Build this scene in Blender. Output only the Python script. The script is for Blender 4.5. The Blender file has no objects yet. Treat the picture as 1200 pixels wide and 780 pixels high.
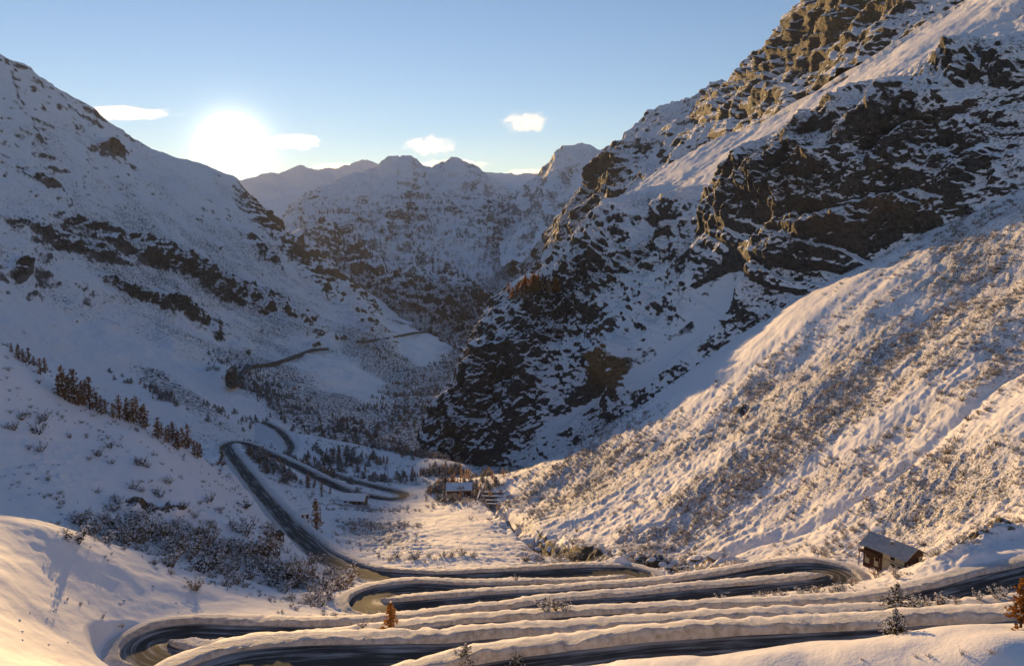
import bpy, math, random, time
import numpy as np
from mathutils import Vector, kdtree
from mathutils.bvhtree import BVHTree
T0 = time.time()
rad = math.radians
SC = bpy.context.scene
COL = SC.collection

# ------------------------------------------------------------------ camera
PITCH = rad(-7.7)
F = 924.0                       # focal length in pixels of a 1200 px wide frame
FW = np.array([0, math.cos(PITCH), math.sin(PITCH)])
UP = np.array([0, -math.sin(PITCH), math.cos(PITCH)])
cam_d = bpy.data.cameras.new('camera')
cam = bpy.data.objects.new('camera', cam_d)
COL.objects.link(cam)
cam.location = (0, 0, 0)
cam.rotation_euler = (rad(90) + PITCH, 0, 0)
cam_d.sensor_width = 36
cam_d.lens = 36 * F / 1200
cam_d.clip_start = 0.5
cam_d.clip_end = 90000
SC.camera = cam


def ray(px, py):
    d = FW + (px - 600) / F * np.array([1., 0, 0]) + (390 - py) / F * UP
    return d / np.linalg.norm(d)


def P(px, py, D):
    """point seen in direction (px, py) at horizontal distance D"""
    d = ray(px, py)
    return d * (D / math.hypot(d[0], d[1]))


def PZ(px, py, z):
    d = ray(px, py)
    return d * (z / d[2])


def proj(v):
    v = np.asarray(v)
    dep = v @ FW
    return 600 + F * v[..., 0] / dep, 390 - F * (v @ UP) / dep


# ------------------------------------------------------------------ sky, sun, exposure
SUN = ray(273, 171.5)
EL = math.asin(SUN[2])
AZ = math.atan2(SUN[0], SUN[1])
w = bpy.data.worlds.new('World')
SC.world = w
w.use_nodes = True
nt = w.node_tree
nt.nodes.clear()
N = nt.nodes.new
L = nt.links.new
out = N('ShaderNodeOutputWorld')
bg = N('ShaderNodeBackground')
sky = N('ShaderNodeTexSky')
sky.sky_type = 'NISHITA'
sky.sun_disc = False
sky.sun_elevation = EL
sky.sun_rotation = AZ
sky.altitude = 2300
sky.air_density = 1.15
sky.dust_density = 0.0
sky.ozone_density = 2.8
bg.inputs['Strength'].default_value = 0.14
# the sun itself and the bright air right round it
tc = N('ShaderNodeTexCoord')
dot = N('ShaderNodeVectorMath'); dot.operation = 'DOT_PRODUCT'
nrm = N('ShaderNodeVectorMath'); nrm.operation = 'NORMALIZE'
L(tc.outputs['Generated'], nrm.inputs[0])
L(nrm.outputs['Vector'], dot.inputs[0])
dot.inputs[1].default_value = tuple(SUN)
ac = N('ShaderNodeMath'); ac.operation = 'ARCCOSINE'
L(dot.outputs['Value'], ac.inputs[0])


def expfall(deg, amp, power=1.0):
    m = N('ShaderNodeMath'); m.operation = 'DIVIDE'; L(ac.outputs[0], m.inputs[0]); m.inputs[1].default_value = rad(deg)
    q = N('ShaderNodeMath'); q.operation = 'POWER'; L(m.outputs[0], q.inputs[0]); q.inputs[1].default_value = power
    n = N('ShaderNodeMath'); n.operation = 'MULTIPLY'; L(q.outputs[0], n.inputs[0]); n.inputs[1].default_value = -1
    e = N('ShaderNodeMath'); e.operation = 'EXPONENT'; L(n.outputs[0], e.inputs[0])
    s = N('ShaderNodeMath'); s.operation = 'MULTIPLY'; L(e.outputs[0], s.inputs[0]); s.inputs[1].default_value = amp
    return s


a1 = expfall(0.62, 11.0, 1.0)
a2 = expfall(5.0, 0.04, 1.0)
ad = N('ShaderNodeMath'); ad.operation = 'ADD'
L(a1.outputs[0], ad.inputs[0]); L(a2.outputs[0], ad.inputs[1])
bg2 = N('ShaderNodeBackground')
bg2.inputs['Color'].default_value = (1.0, 0.88, 0.70, 1)
L(ad.outputs[0], bg2.inputs['Strength'])
addsh = N('ShaderNodeAddShader')
tint = N('ShaderNodeMix'); tint.data_type = 'RGBA'; tint.blend_type = 'MULTIPLY'; tint.inputs[0].default_value = 1.0
L(sky.outputs[0], tint.inputs[6]); tint.inputs[7].default_value = (1.24, 0.985, 0.955, 1)
L(tint.outputs[2], bg.inputs['Color'])
L(bg.outputs[0], addsh.inputs[0]); L(bg2.outputs[0], addsh.inputs[1])
L(addsh.outputs[0], out.inputs['Surface'])

sd = bpy.data.lights.new('sun', 'SUN')
sd.energy = 5.0
sd.angle = rad(0.55)
sd.color = (1.0, 0.63, 0.25)
so = bpy.data.objects.new('sun', sd)
COL.objects.link(so)
so.rotation_euler = Vector(SUN).to_track_quat('Z', 'Y').to_euler()

vs = SC.view_settings
vs.view_transform = 'Standard'
vs.look = 'None'
vs.gamma = 1
vs.use_curve_mapping = False
vs.exposure = 0.48
SC.render.engine = 'CYCLES'
SC.cycles.use_denoising = True
SC.cycles.max_bounces = 6
SC.cycles.diffuse_bounces = 3
SC.cycles.volume_bounces = 1
SC.cycles.transparent_max_bounces = 6
SC.cycles.use_adaptive_sampling = True

# ------------------------------------------------------------------ noise
_rs = np.random.RandomState(7)
_perm = np.concatenate([_rs.permutation(256)] * 3)
_g = _rs.normal(size=(256, 3)); _g /= np.linalg.norm(_g, axis=1)[:, None]
_g = _g.astype(np.float32)


def perlin(p):
    p = np.asarray(p, np.float32)
    i = np.floor(p).astype(np.int64)
    f = p - i
    i &= 255
    u = f * f * f * (f * (f * 6 - 15) + 10)
    res = 0
    for dx in (0, 1):
        wx = u[..., 0] if dx else 1 - u[..., 0]
        for dy in (0, 1):
            wy = u[..., 1] if dy else 1 - u[..., 1]
            for dz in (0, 1):
                wz = u[..., 2] if dz else 1 - u[..., 2]
                h = _perm[_perm[_perm[i[..., 0] + dx] + i[..., 1] + dy] + i[..., 2] + dz]
                g = _g[h]
                d = g[..., 0] * (f[..., 0] - dx) + g[..., 1] * (f[..., 1] - dy) + g[..., 2] * (f[..., 2] - dz)
                res = res + wx * wy * wz * d
    return res * 1.6


def fbm(p, wl, octs, gain=0.5, ridged=False, off=0.0):
    p = np.asarray(p, np.float32) / wl + off
    a, r = 1.0, 0
    for k in range(octs):
        n = perlin(p)
        r = r + a * ((1 - 2 * np.abs(n)) if ridged else n)
        a *= gain
        p = p * 2.03 + 17.3
    return r


def sstep(a, b, x):
    t = np.clip((x - a) / (b - a), 0, 1)
    return t * t * (3 - 2 * t)


# ------------------------------------------------------------------ mesh helpers
def mesh_from(name, V, Fq, mat=None, smooth=True):
    me = bpy.data.meshes.new(name)
    V = np.asarray(V, np.float32).reshape(-1, 3)
    Fq = np.asarray(Fq, np.int32)
    n = Fq.shape[1]
    me.vertices.add(len(V)); me.vertices.foreach_set('co', V.ravel())
    me.loops.add(Fq.size); me.loops.foreach_set('vertex_index', Fq.ravel())
    me.polygons.add(len(Fq))
    me.polygons.foreach_set('loop_start', np.arange(0, Fq.size, n, dtype=np.int32))
    me.polygons.foreach_set('use_smooth', np.full(len(Fq), smooth))
    me.update(calc_edges=True)
    if mat: me.materials.append(mat)
    return me


def grid_faces(nv, nu):
    i = np.arange(nv * nu).reshape(nv, nu)
    return np.stack([i[:-1, :-1], i[:-1, 1:], i[1:, 1:], i[1:, :-1]], -1).reshape(-1, 4)


def link(name, data, parent=None, **props):
    o = bpy.data.objects.new(name, data)
    COL.objects.link(o)
    if parent: o.parent = parent
    for k, v in props.items():
        o[k] = v
    return o


def attr(me, name, arr):
    a = me.attributes.new(name, 'FLOAT', 'POINT')
    a.data.foreach_set('value', np.asarray(arr, np.float32).ravel())


def grid_normals(G):
    du = np.gradient(G, axis=1); dv = np.gradient(G, axis=0)
    n = np.cross(du, dv)
    n /= np.linalg.norm(n, axis=-1, keepdims=True) + 1e-9
    return n


def catmull(pts, t):
    """pts (n, ...), t in 0..n-1"""
    n = len(pts)
    t = np.clip(t, 0, n - 1 - 1e-6)
    i = t.astype(int); f = t - i
    g = lambda k: pts[np.clip(i + k, 0, n - 1)]
    sh = (len(t),) + (1,) * (pts.ndim - 1)
    f = f.reshape(sh)
    p0, p1, p2, p3 = g(-1), g(0), g(1), g(2)
    return 0.5 * (2 * p1 + (p2 - p0) * f + (2 * p0 - 5 * p1 + 4 * p2 - p3) * f ** 2 + (3 * p1 - p0 - 3 * p2 + p3) * f ** 3)


def resample(row, n, key=None):
    row = np.array(row, float)
    pts = np.array([P(*q) for q in row])
    s = np.concatenate([[0], np.cumsum(np.hypot(*np.diff(row[:, :2], axis=0).T))])
    tt = np.interp(np.linspace(0, s[-1], n), s, np.arange(len(row)))
    return catmull(pts, tt)


def loft(rows, nu, nv, back=(1.25, -0.12)):
    """world-space surface through contour lines listed ridge first; a far side falls away behind the ridge"""
    R = [resample(r, nu) for r in rows]
    ridge = R[0]
    b = ridge.copy(); b[:, :2] *= back[0]; b[:, 2] += back[1] * np.linalg.norm(ridge[:, :2], axis=1)
    R = [b] + R
    R = np.array(R)
    nb = max(6, nv // 12)
    px, py = proj(R[1:])
    seg = np.hypot(np.diff(px, axis=0), np.diff(py, axis=0)).mean(1)
    s = np.concatenate([[0], np.cumsum(seg)])
    t1 = np.interp(np.linspace(0, s[-1], nv), s, np.arange(len(R) - 1)) + 1
    bk = np.linspace(0, 1, nb, endpoint=False)[:, None, None]
    return np.concatenate([R[:1] * (1 - bk) + R[1:2] * bk, catmull(R[1:], t1 - 1)])


# ------------------------------------------------------------------ materials
def new_mat(name):
    m = bpy.data.materials.new(name)
    m.use_nodes = True
    t = m.node_tree
    b = t.nodes['Principled BSDF']
    return m, t, b


def nd(t, typ, **kw):
    n = t.nodes.new(typ)
    for k, v in kw.items():
        if isinstance(v, tuple) and v and isinstance(v[0], str):
            pass
        setattr(n, k, v)
    return n


def mth(t, op, a, b=None, clamp=False):
    n = t.nodes.new('ShaderNodeMath'); n.operation = op; n.use_clamp = clamp
    for k, v in enumerate((a, b)):
        if v is None: continue
        if isinstance(v, (int, float)): n.inputs[k].default_value = v
        else: t.links.new(v, n.inputs[k])
    return n.outputs[0]


def mixc(t, fac, a, b):
    n = t.nodes.new('ShaderNodeMix'); n.data_type = 'RGBA'
    for k, v in ((0, fac), (6, a), (7, b)):
        if isinstance(v, (int, float)): n.inputs[k].default_value = v
        elif isinstance(v, tuple): n.inputs[k].default_value = (*v, 1)
        else: t.links.new(v, n.inputs[k])
    return n.outputs[2]


def noise(t, scale, detail=4, rough=0.55, vec=None, out='Fac', dist=0.0):
    n = t.nodes.new('ShaderNodeTexNoise')
    n.inputs['Scale'].default_value = scale
    n.inputs['Detail'].default_value = detail
    n.inputs['Roughness'].default_value = rough
    n.inputs['Distortion'].default_value = dist
    if vec is not None: t.links.new(vec, n.inputs['Vector'])
    return n.outputs[out]


def ramp(t, x, lo, hi):
    n = t.nodes.new('ShaderNodeMapRange'); n.interpolation_type = 'SMOOTHSTEP'
    t.links.new(x, n.inputs[0]); n.inputs[1].default_value = lo; n.inputs[2].default_value = hi
    return n.outputs[0]


SNOW = (0.88, 0.84, 0.855)


def terrain_mat(name, wl, rock_a, rock_b, rock_warm, nz=(0.42, 0.62), steep=1.0, bump=0.6, speck=1.0, speck_col=(0.045, 0.036, 0.026), strat=(0.35, 0.35, 1.6), rkup=None, soft=(0.46, 0.58)):
    """snow lying on whatever is flat enough; bare rock where 'rock' is high or the face is steep; dark low scrub where 'scrub' is high.
    wl: metres of the finest grain"""
    m, t, b = new_mat(name)
    geo = nd(t, 'ShaderNodeNewGeometry')
    tc = nd(t, 'ShaderNodeTexCoord'); vec = tc.outputs['Object']
    sep = nd(t, 'ShaderNodeSeparateXYZ'); t.links.new(geo.outputs['Normal'], sep.inputs[0])
    A = lambda n: [setattr(q := nd(t, 'ShaderNodeAttribute'), 'attribute_name', n), q.outputs['Fac']][1]
    rock, scrub, warm, bank = A('rock'), A('scrub'), A('warm'), A('bank')
    # stretched strata coordinate
    mp = nd(t, 'ShaderNodeMapping'); mp.inputs['Scale'].default_value = strat
    mp.inputs['Rotation'].default_value = (0.06, 0.16, 0.2)
    t.links.new(vec, mp.inputs[0])
    n1 = noise(t, 1 / (wl * 7), 6, 0.62, vec)
    n2 = noise(t, 1 / (wl * 4), 5, 0.65, mp.outputs[0])
    # snow cover
    up = mth(t, 'ADD', sep.outputs['Z'], mth(t, 'MULTIPLY', mth(t, 'SUBTRACT', n1, 0.5), 0.55))
    up = mth(t, 'ADD', up, mth(t, 'MULTIPLY', mth(t, 'SUBTRACT', n2, 0.5), 0.6))
    cover = ramp(t, up, nz[0], nz[1])
    bare = mth(t, 'MULTIPLY', mth(t, 'SUBTRACT', 1.0, cover), steep)
    rk = mth(t, 'ADD', rock, mth(t, 'MULTIPLY', mth(t, 'SUBTRACT', mth(t, 'ADD', n1, n2), 1.0), 1.0))
    bare2 = ramp(t, rk, *soft)
    bare2 = mth(t, 'MULTIPLY', bare2, mth(t, 'SUBTRACT', 1.0, ramp(t, up, *(rkup or (nz[1] + 0.12, nz[1] + 0.30)))))
    bare = mth(t, 'MAXIMUM', bare, bare2)
    bare = mth(t, 'MULTIPLY', bare, mth(t, 'SUBTRACT', 1.0, bank, True))
    # scrub specks
    n3 = noise(t, 1 / (wl * 1.3), 3, 0.7, vec)
    n4 = noise(t, 1 / (wl * 14), 3, 0.6, vec)
    sp = mth(t, 'ADD', mth(t, 'MULTIPLY', scrub, mth(t, 'ADD', 0.35, mth(t, 'MULTIPLY', n4, 0.75))), n3)
    sp = mth(t, 'MULTIPLY', ramp(t, mth(t, 'MINIMUM', sp, mth(t, 'ADD', n3, 0.36)), 0.80, 0.98), speck)
    # colours
    n5 = noise(t, 1 / (wl * 2.2), 6, 0.7, mp.outputs[0])
    n6 = noise(t, 1 / (wl * 25), 3, 0.6, vec)
    rc = mixc(t, ramp(t, n5, 0.3, 0.7), rock_a, rock_b)
    rc = mixc(t, mth(t, 'MULTIPLY', mth(t, 'ADD', warm, mth(t, 'MULTIPLY', ramp(t, n6, 0.45, 0.7), 0.16)), 1.0, True), rc, rock_warm)
    dark = mixc(t, ramp(t, n3, 0.35, 0.62), (0.02, 0.018, 0.016), (1, 1, 1))
    mul = nd(t, 'ShaderNodeMix'); mul.data_type = 'RGBA'; mul.blend_type = 'MULTIPLY'; mul.inputs[0].default_value = 0.55
    t.links.new(rc, mul.inputs[6]); t.links.new(dark, mul.inputs[7])
    nb_ = noise(t, 1.3, 5, .65, vec)
    dirt_shade = mixc(t, mth(t, 'MULTIPLY', bank, mth(t, 'ADD', 0.35, mth(t, 'MULTIPLY', ramp(t, nb_, .35, .75), .65))), SNOW, (0.36, 0.335, 0.32))  # bank grey: ploughed dirt plus the shade of the faces, put into the colour
    c = mixc(t, sp, dirt_shade, speck_col)
    c = mixc(t, bare, c, mul.outputs[2])
    t.links.new(c, b.inputs['Base Color'])
    b.inputs['Roughness'].default_value = 0.75
    b.inputs['Specular IOR Level'].default_value = 0.25
    bp = nd(t, 'ShaderNodeBump'); bp.inputs['Strength'].default_value = bump; bp.inputs['Distance'].default_value = wl * 1.4
    hgt = mth(t, 'ADD', mth(t, 'MULTIPLY', n3, mth(t, 'ADD', 0.25, mth(t, 'MULTIPLY', bare, 1.2))), mth(t, 'MULTIPLY', n5, bare))
    hgt = mth(t, 'ADD', hgt, mth(t, 'MULTIPLY', sp, 0.5))
    hgt = mth(t, 'ADD', hgt, mth(t, 'MULTIPLY', mth(t, 'MULTIPLY', mth(t, 'ADD', nb_, noise(t, 4.5, 4, .7, vec)), bank), 1.5))
    t.links.new(hgt, bp.inputs['Height']); t.links.new(bp.outputs[0], b.inputs['Normal'])
    return m


M_NEAR = terrain_mat('snowfield', 0.35, (0.060, 0.050, 0.040), (0.14, 0.12, 0.095), (0.22, 0.15, 0.08), nz=(0.02, 0.18), rkup=(0.86, 1.08), bump=0.5, speck=1.0)
M_LEFT = terrain_mat('snow_and_schist', 2.2, (0.060, 0.048, 0.040), (0.15, 0.12, 0.09), (0.16, 0.11, 0.06), nz=(0.30, 0.50), steep=0.9, bump=0.7)
M_CLIFF = terrain_mat('snow_and_limestone', 1.0, (0.046, 0.044, 0.043), (0.150, 0.142, 0.133), (0.30, 0.19, 0.09), nz=(0.29, 0.45), bump=0.9, strat=(0.6, 0.6, 1.1))
M_UPPER = terrain_mat('snow_and_limestone_high', 2.2, (0.042, 0.040, 0.039), (0.125, 0.117, 0.108), (0.24, 0.17, 0.09), nz=(0.26, 0.44), bump=0.8)
M_FAR = terrain_mat('snow_and_rock_far', 1.7, (0.05, 0.044, 0.042), (0.13, 0.115, 0.105), (0.12, 0.09, 0.06), nz=(0.34, 0.62), steep=0.7, bump=0.8, soft=(0.40, 0.74))


# rock / scrub patches as elongated blobs: (px, py, angle deg, half length, half width, strength)
def blobs(px, py, L_):
    r = np.zeros_like(px)
    for cx, cy, an, hl, hw, st in L_:
        c, s = math.cos(rad(an)), math.sin(rad(an))
        x = (px - cx) * c + (py - cy) * s
        y = -(px - cx) * s + (py - cy) * c
        r = np.maximum(r, st * np.exp(-np.maximum(0, (np.abs(x / hl) ** 2.5 + np.abs(y / hw) ** 2.5)) * 0.9))
    return r


def finish(name, G, mat, rock, scrub, warm):
    nv, nu = G.shape[:2]
    me = mesh_from(name, G, grid_faces(nv, nu), mat)
    attr(me, 'rock', rock); attr(me, 'scrub', scrub); attr(me, 'warm', warm)
    o = link(name, me, kind='structure')
    return o


def outward(G):
    n = grid_normals(G)
    # face the camera side
    s = np.sign(np.sum(n * -G, -1, keepdims=True)); s[s == 0] = 1
    return n * s


# ------------------------------------------------------------------ far peaks
rows = [[(200, 228, 9000), (260, 222, 9000), (285, 212, 9000), (315, 206, 9000), (335, 202, 9200), (350, 197, 9200), (368, 201, 9200), (390, 199, 9300), (410, 195, 9300), (425, 190, 9400), (440, 192, 9400), (460, 199, 9500), (500, 204, 9500), (560, 202, 9500), (580, 202, 9500), (610, 205, 9500), (640, 207, 9500), (720, 215, 9500)],
        [(200, 260, 7800), (350, 245, 7800), (500, 245, 8000), (720, 250, 8000)],
        [(200, 330, 6500), (350, 330, 6500), (500, 330, 6500), (720, 330, 6500)]]
G = loft(rows, 420, 80, back=(1.08, -0.02))
n = outward(G)
G = G + n * (fbm(G, 420, 6, 0.58, True) * 26)[..., None]
px, py = proj(G)
z0 = np.zeros(G.shape[:2])
finish('far_peaks', G, M_FAR, z0 + 0.25, z0, z0)

# ------------------------------------------------------------------ centre mountain across the valley
rows = [[(255, 320, 2900), (300, 290, 3300), (330, 262, 3700), (350, 240, 4000), (380, 224, 4200), (420, 207, 4400), (440, 200, 4500), (450, 195, 4500), (460, 188, 4500), (468, 188.5, 4500), (478, 187, 4500), (486, 191, 4550), (496, 197, 4600), (506, 199, 4600), (520, 195, 4600), (531, 191, 4600), (540, 190, 4600), (548, 195, 4600), (558, 201, 4600), (580, 215, 4700), (600, 228, 4800), (640, 260, 4700), (720, 300, 4700)],
        [(250, 360, 2600), (300, 325, 2800), (360, 300, 3000), (430, 268, 3400), (500, 262, 3700), (570, 270, 3800), (640, 295, 3900), (720, 310, 3700)],
        [(270, 400, 2200), (330, 375, 2300), (400, 365, 2450), (480, 352, 2600), (560, 345, 2800), (620, 330, 3000), (720, 325, 3000)],
        [(300, 470, 1700), (380, 435, 1850), (460, 415, 2000), (540, 402, 2150), (600, 380, 2300), (720, 355, 2400)],
        [(300, 540, 1500), (380, 500, 1600), (460, 480, 1700), (540, 465, 1750), (600, 450, 1800), (720, 430, 1900)]]
G = loft(rows, 430, 240)
n = outward(G)
q = G.copy()
gul = fbm(np.stack([G[..., 0] + 0.25 * G[..., 1], G[..., 1] * 0.35, G[..., 2] * 0.4], -1), 420, 6, 0.55, True)
G = G + n * ((gul * 44 + fbm(G, 150, 5, 0.6, True) * 20) * np.clip(.18 + sstep(.15, 1, np.arange(G.shape[0]) / 104)[:, None], 0, 1) + fbm(G, 170, 5, .62, True) * 11)[..., None]
px, py = proj(G)
rock = 0.41 + 0.18 * gul + .1 * fbm(G, 500, 3) + blobs(px, py, [(480, 340, 25, 90, 16, .25), (380, 250, 65, 45, 12, .25), (540, 330, 30, 60, 14, .25), (440, 300, 25, 50, 10, .2)])
rock -= 0.22 * sstep(250, 200, py)
scrub = 0.35 + blobs(px, py, [(550, 370, 8, 110, 26, .75), (620, 320, -30, 70, 18, .5), (470, 350, 20, 80, 16, .35)])
finish('valley_mountain', G, M_FAR, rock, scrub * 0.9, z0[:1, :1] * 0 + np.zeros(G.shape[:2]))

# ------------------------------------------------------------------ far right peak
rows = [[(585, 262, 4300), (610, 238, 4000), (640, 206, 3900), (668, 179, 3800), (685, 171, 3800), (705, 177, 3700), (730, 168, 3600), (790, 150, 3500)],
        [(590, 285, 3600), (640, 255, 3300), (690, 228, 3200), (790, 200, 3100)],
        [(590, 325, 2800), (640, 318, 2700), (700, 300, 2700), (790, 280, 2700)]]
G = loft(rows, 260, 190)
n = outward(G)
G = G + n * (fbm(np.stack([G[..., 0], G[..., 1] * .4, G[..., 2] * .4], -1), 320, 6, 0.55, True) * 30 + fbm(G, 100, 4) * 9)[..., None]
px, py = proj(G)
zz = np.zeros(G.shape[:2])
rock = 0.34 + 0.1 * fbm(G, 400, 3) + blobs(px, py, [(650, 225, -50, 60, 10, .25), (640, 260, -40, 50, 10, .25)])
finish('snowy_peak', G, M_FAR, rock, zz + 0.3, zz)

# ------------------------------------------------------------------ left mountain
rows = [[(-260, -95, 1150), (-130, -5, 1300), (0, 74, 1500), (50, 103, 1600), (100, 131, 1700), (140, 158, 1770), (180, 181, 1850), (215, 193, 1900), (250, 206, 1960), (272, 217, 2000), (290, 236, 2030), (330, 272, 2080), (370, 305, 2120), (420, 340, 2150), (470, 372, 2200), (530, 398, 2300), (570, 402, 2500)],
        [(-260, 120, 900), (-130, 160, 1000), (0, 185, 1180), (100, 230, 1330), (200, 268, 1500), (280, 310, 1620), (340, 345, 1700), (420, 375, 1800), (500, 393, 2000), (570, 408, 2300)],
        [(-260, 250, 700), (-130, 280, 780), (0, 300, 900), (100, 335, 1020), (200, 365, 1150), (300, 395, 1260), (380, 405, 1360), (450, 405, 1500), (520, 410, 1750), (580, 416, 2100)],
        [(-260, 350, 560), (-130, 380, 620), (0, 405, 700), (100, 425, 780), (200, 440, 850), (300, 450, 930), (400, 450, 1050), (470, 440, 1250), (530, 430, 1500), (590, 425, 1900)],
        [(-260, 440, 400), (-130, 460, 450), (0, 480, 500), (100, 495, 520), (200, 505, 560), (300, 505, 640), (390, 500, 730), (450, 490, 850), (510, 465, 1060), (560, 440, 1400), (620, 435, 1800)],
        [(-260, 520, 340), (-130, 540, 380), (0, 545, 420), (100, 555, 430), (200, 560, 450), (300, 555, 480), (400, 548, 530), (460, 530, 620), (520, 500, 800), (580, 470, 1100), (650, 450, 1500)],
        [(-260, 620, 300), (-130, 640, 320), (0, 640, 360), (100, 640, 370), (200, 640, 380), (300, 640, 380), (400, 640, 390), (480, 600, 460), (560, 560, 600), (640, 540, 800), (700, 520, 1200)]]
G = loft(rows, 540, 430)
n = outward(G)
dip = np.stack([G[..., 0] * 0.30 - G[..., 2] * 0.1, G[..., 1] * 0.25, G[..., 2] + 0.42 * G[..., 0] + 0.08 * G[..., 1]], -1)   # strata dipping to the valley
D_ = np.hypot(G[..., 0], G[..., 1])
px, py = proj(G)
strata = fbm(dip, 45, 6, 0.6, True)
rockL = [(60, 292, 18, 90, 10, .42), (170, 305, 20, 120, 15, .55), (260, 340, 24, 90, 18, .62), (330, 375, 30, 70, 16, .6), (350, 290, 42, 75, 22, .75), (395, 345, 38, 60, 16, .65), (430, 390, 35, 45, 10, .5),
         (253, 457, 30, 18, 11, .9), (127, 178, 10, 22, 7, .55), (10, 325, 40, 14, 10, .5), (30, 215, 25, 40, 6, .35), (150, 355, 25, 60, 7, .40), (215, 375, 22, 60, 8, .42), (300, 300, 45, 40, 7, .4), (270, 410, 30, 60, 5, .3), (380, 410, -8, 30, 4, .4)]
rb = blobs(px, py, rockL) * 1.25
rock = 0.25 + rb + 0.20 * fbm(dip, 110, 4) - 0.25 * blobs(px, py, [(60, 395, 28, 120, 18, 1), (430, 470, 38, 70, 18, 1)])
amp = sstep(0.15, 0.6, rb)
valley = sstep(430, 500, py) * sstep(620, 500, D_) * 0 + sstep(900, 560, D_)
G = G + n * (fbm(G, 260, 4, 0.5, True) * 10 * (1 - 0.7 * valley) + strata * (3.4 + 8.5 * amp) * (1 - 0.5 * valley) + fbm(G, 30, 4, 0.55) * (1.0 + 2.5 * amp))[..., None]
scrub = 0.28 + 0.12 * fbm(G, 90, 3) + blobs(px, py, [(200, 330, 20, 220, 70, .18), (330, 470, 32, 90, 22, .45), (450, 430, 30, 60, 24, .40), (400, 500, 20, 90, 22, .45), (500, 480, -25, 70, 40, .7), (190, 465, 24, 55, 9, .5), (480, 540, 0, 80, 40, .6)])
scrub -= 0.4 * blobs(px, py, [(60, 395, 28, 120, 18, 1), (430, 470, 38, 70, 18, 1), (510, 440, 30, 40, 12, .8), (180, 440, 28, 110, 12, 1)])
O_LEFT = finish('left_mountain', G, M_LEFT, rock, scrub, np.clip(rb * .5, 0, .6))
G_LEFT = G

# ------------------------------------------------------------------ upper right cliffs
rows = [[(615, 318, 1550), (640, 290, 1500), (670, 258, 1450), (698, 226, 1400), (707, 196, 1400), (722, 173, 1420), (760, 150, 1450), (800, 135, 1450), (850, 113, 1400), (880, 95, 1300), (900, 74, 1250), (920, 50, 1200), (960, 3, 1100), (1000, -40, 1050), (1100, -110, 1000), (1300, -200, 950)],
        [(618, 335, 1450), (650, 305, 1380), (690, 255, 1300), (715, 232, 1280), (740, 205, 1280), (790, 175, 1250), (850, 150, 1150), (900, 118, 1050), (1000, 45, 900), (1130, -40, 850), (1300, -130, 800)],
        [(620, 380, 1250), (660, 345, 1200), (700, 290, 1150), (760, 245, 1100), (830, 205, 1050), (900, 172, 900), (1000, 115, 780), (1130, 40, 700), (1300, -50, 650)]]
G = loft(rows, 400, 180)
n = outward(G)
px, py = proj(G)
led = fbm(np.stack([G[..., 0] * .18, G[..., 1] * .18, G[..., 2] + .15 * G[..., 0]], -1), 30, 5, 0.6, True)
rb = .65 * blobs(px, py, [(725, 200, -50, 30, 24, 1.1), (760, 178, -15, 30, 8, .5), (850, 132, -25, 40, 12, .9), (900, 100, -40, 40, 16, .8), (950, 60, -45, 60, 22, .85), (1040, 22, -28, 80, 28, 1.0), (1000, 40, -40, 60, 24, .9)])
G = G + n * (fbm(G, 130, 5, .55, True) * 14 + led * 9 * (0.4 + rb))[..., None]
G_UPPER = G
finish('upper_cliffs', G, M_UPPER, 0.30 + rb * .6 + .12 * fbm(G, 90, 3), np.zeros(G.shape[:2]) + .35 + blobs(px, py, [(680, 270, -50, 60, 22, .5)]), np.clip(blobs(px, py, [(1050, 22, -28, 90, 26, .8), (850, 130, -25, 40, 14, .5), (725, 205, -60, 30, 20, .3)]), 0, 1))

# ------------------------------------------------------------------ right cliff ridge
rows = [[(500, 520, 520), (515, 495, 520), (532, 450, 530), (552, 420, 540), (570, 392, 550), (590, 352, 560), (612, 338, 570), (640, 332, 580), (656, 305, 610), (690, 268, 660), (722, 235, 720), (760, 208, 740), (830, 172, 720), (900, 140, 660), (1000, 82, 600), (1130, 2, 560), (1300, -100, 520)],
        [(505, 530, 510), (530, 490, 512), (560, 440, 522), (590, 390, 535), (640, 358, 552), (690, 305, 585), (760, 250, 620), (830, 212, 570), (900, 178, 500), (980, 147, 448), (1060, 112, 432), (1150, 78, 426), (1300, 25, 415)],
        [(508, 545, 500), (540, 500, 502), (600, 440, 510), (650, 415, 515), (700, 370, 525), (760, 325, 525), (830, 285, 482), (900, 240, 442), (980, 205, 416), (1060, 175, 406), (1140, 150, 400), (1300, 90, 390)],
        [(510, 560, 490), (550, 540, 485), (620, 500, 480), (690, 455, 470), (740, 420, 450), (800, 390, 425), (860, 345, 408), (930, 305, 396), (1000, 275, 390), (1080, 250, 385), (1200, 200, 375), (1300, 170, 365)],
        [(515, 640, 470), (560, 630, 460), (650, 570, 440), (720, 530, 425), (800, 480, 398), (880, 430, 382), (960, 380, 372), (1050, 340, 365), (1200, 280, 350), (1300, 250, 340)]]
G = loft(rows, 660, 440)
n = outward(G)
px, py = proj(G)
bed = G[..., 2] + 0.10 * G[..., 0] - 0.05 * G[..., 1]
cl = blobs(px, py, [(1000, 190, -22, 160, 60, 1.0), (900, 230, -25, 70, 50, 1.0), (1130, 200, -25, 60, 45, .75), (890, 300, -20, 60, 40, .9), (1010, 270, -12, 110, 22, .95), (700, 340, -48, 130, 60, .85), (600, 430, -50, 110, 55, .95), (560, 490, -45, 60, 40, .9), (640, 380, -20, 60, 50, .9), (720, 430, -70, 30, 20, 1.0), (790, 270, -50, 70, 28, .7), (1130, 90, -10, 70, 25, .75)])
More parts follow.
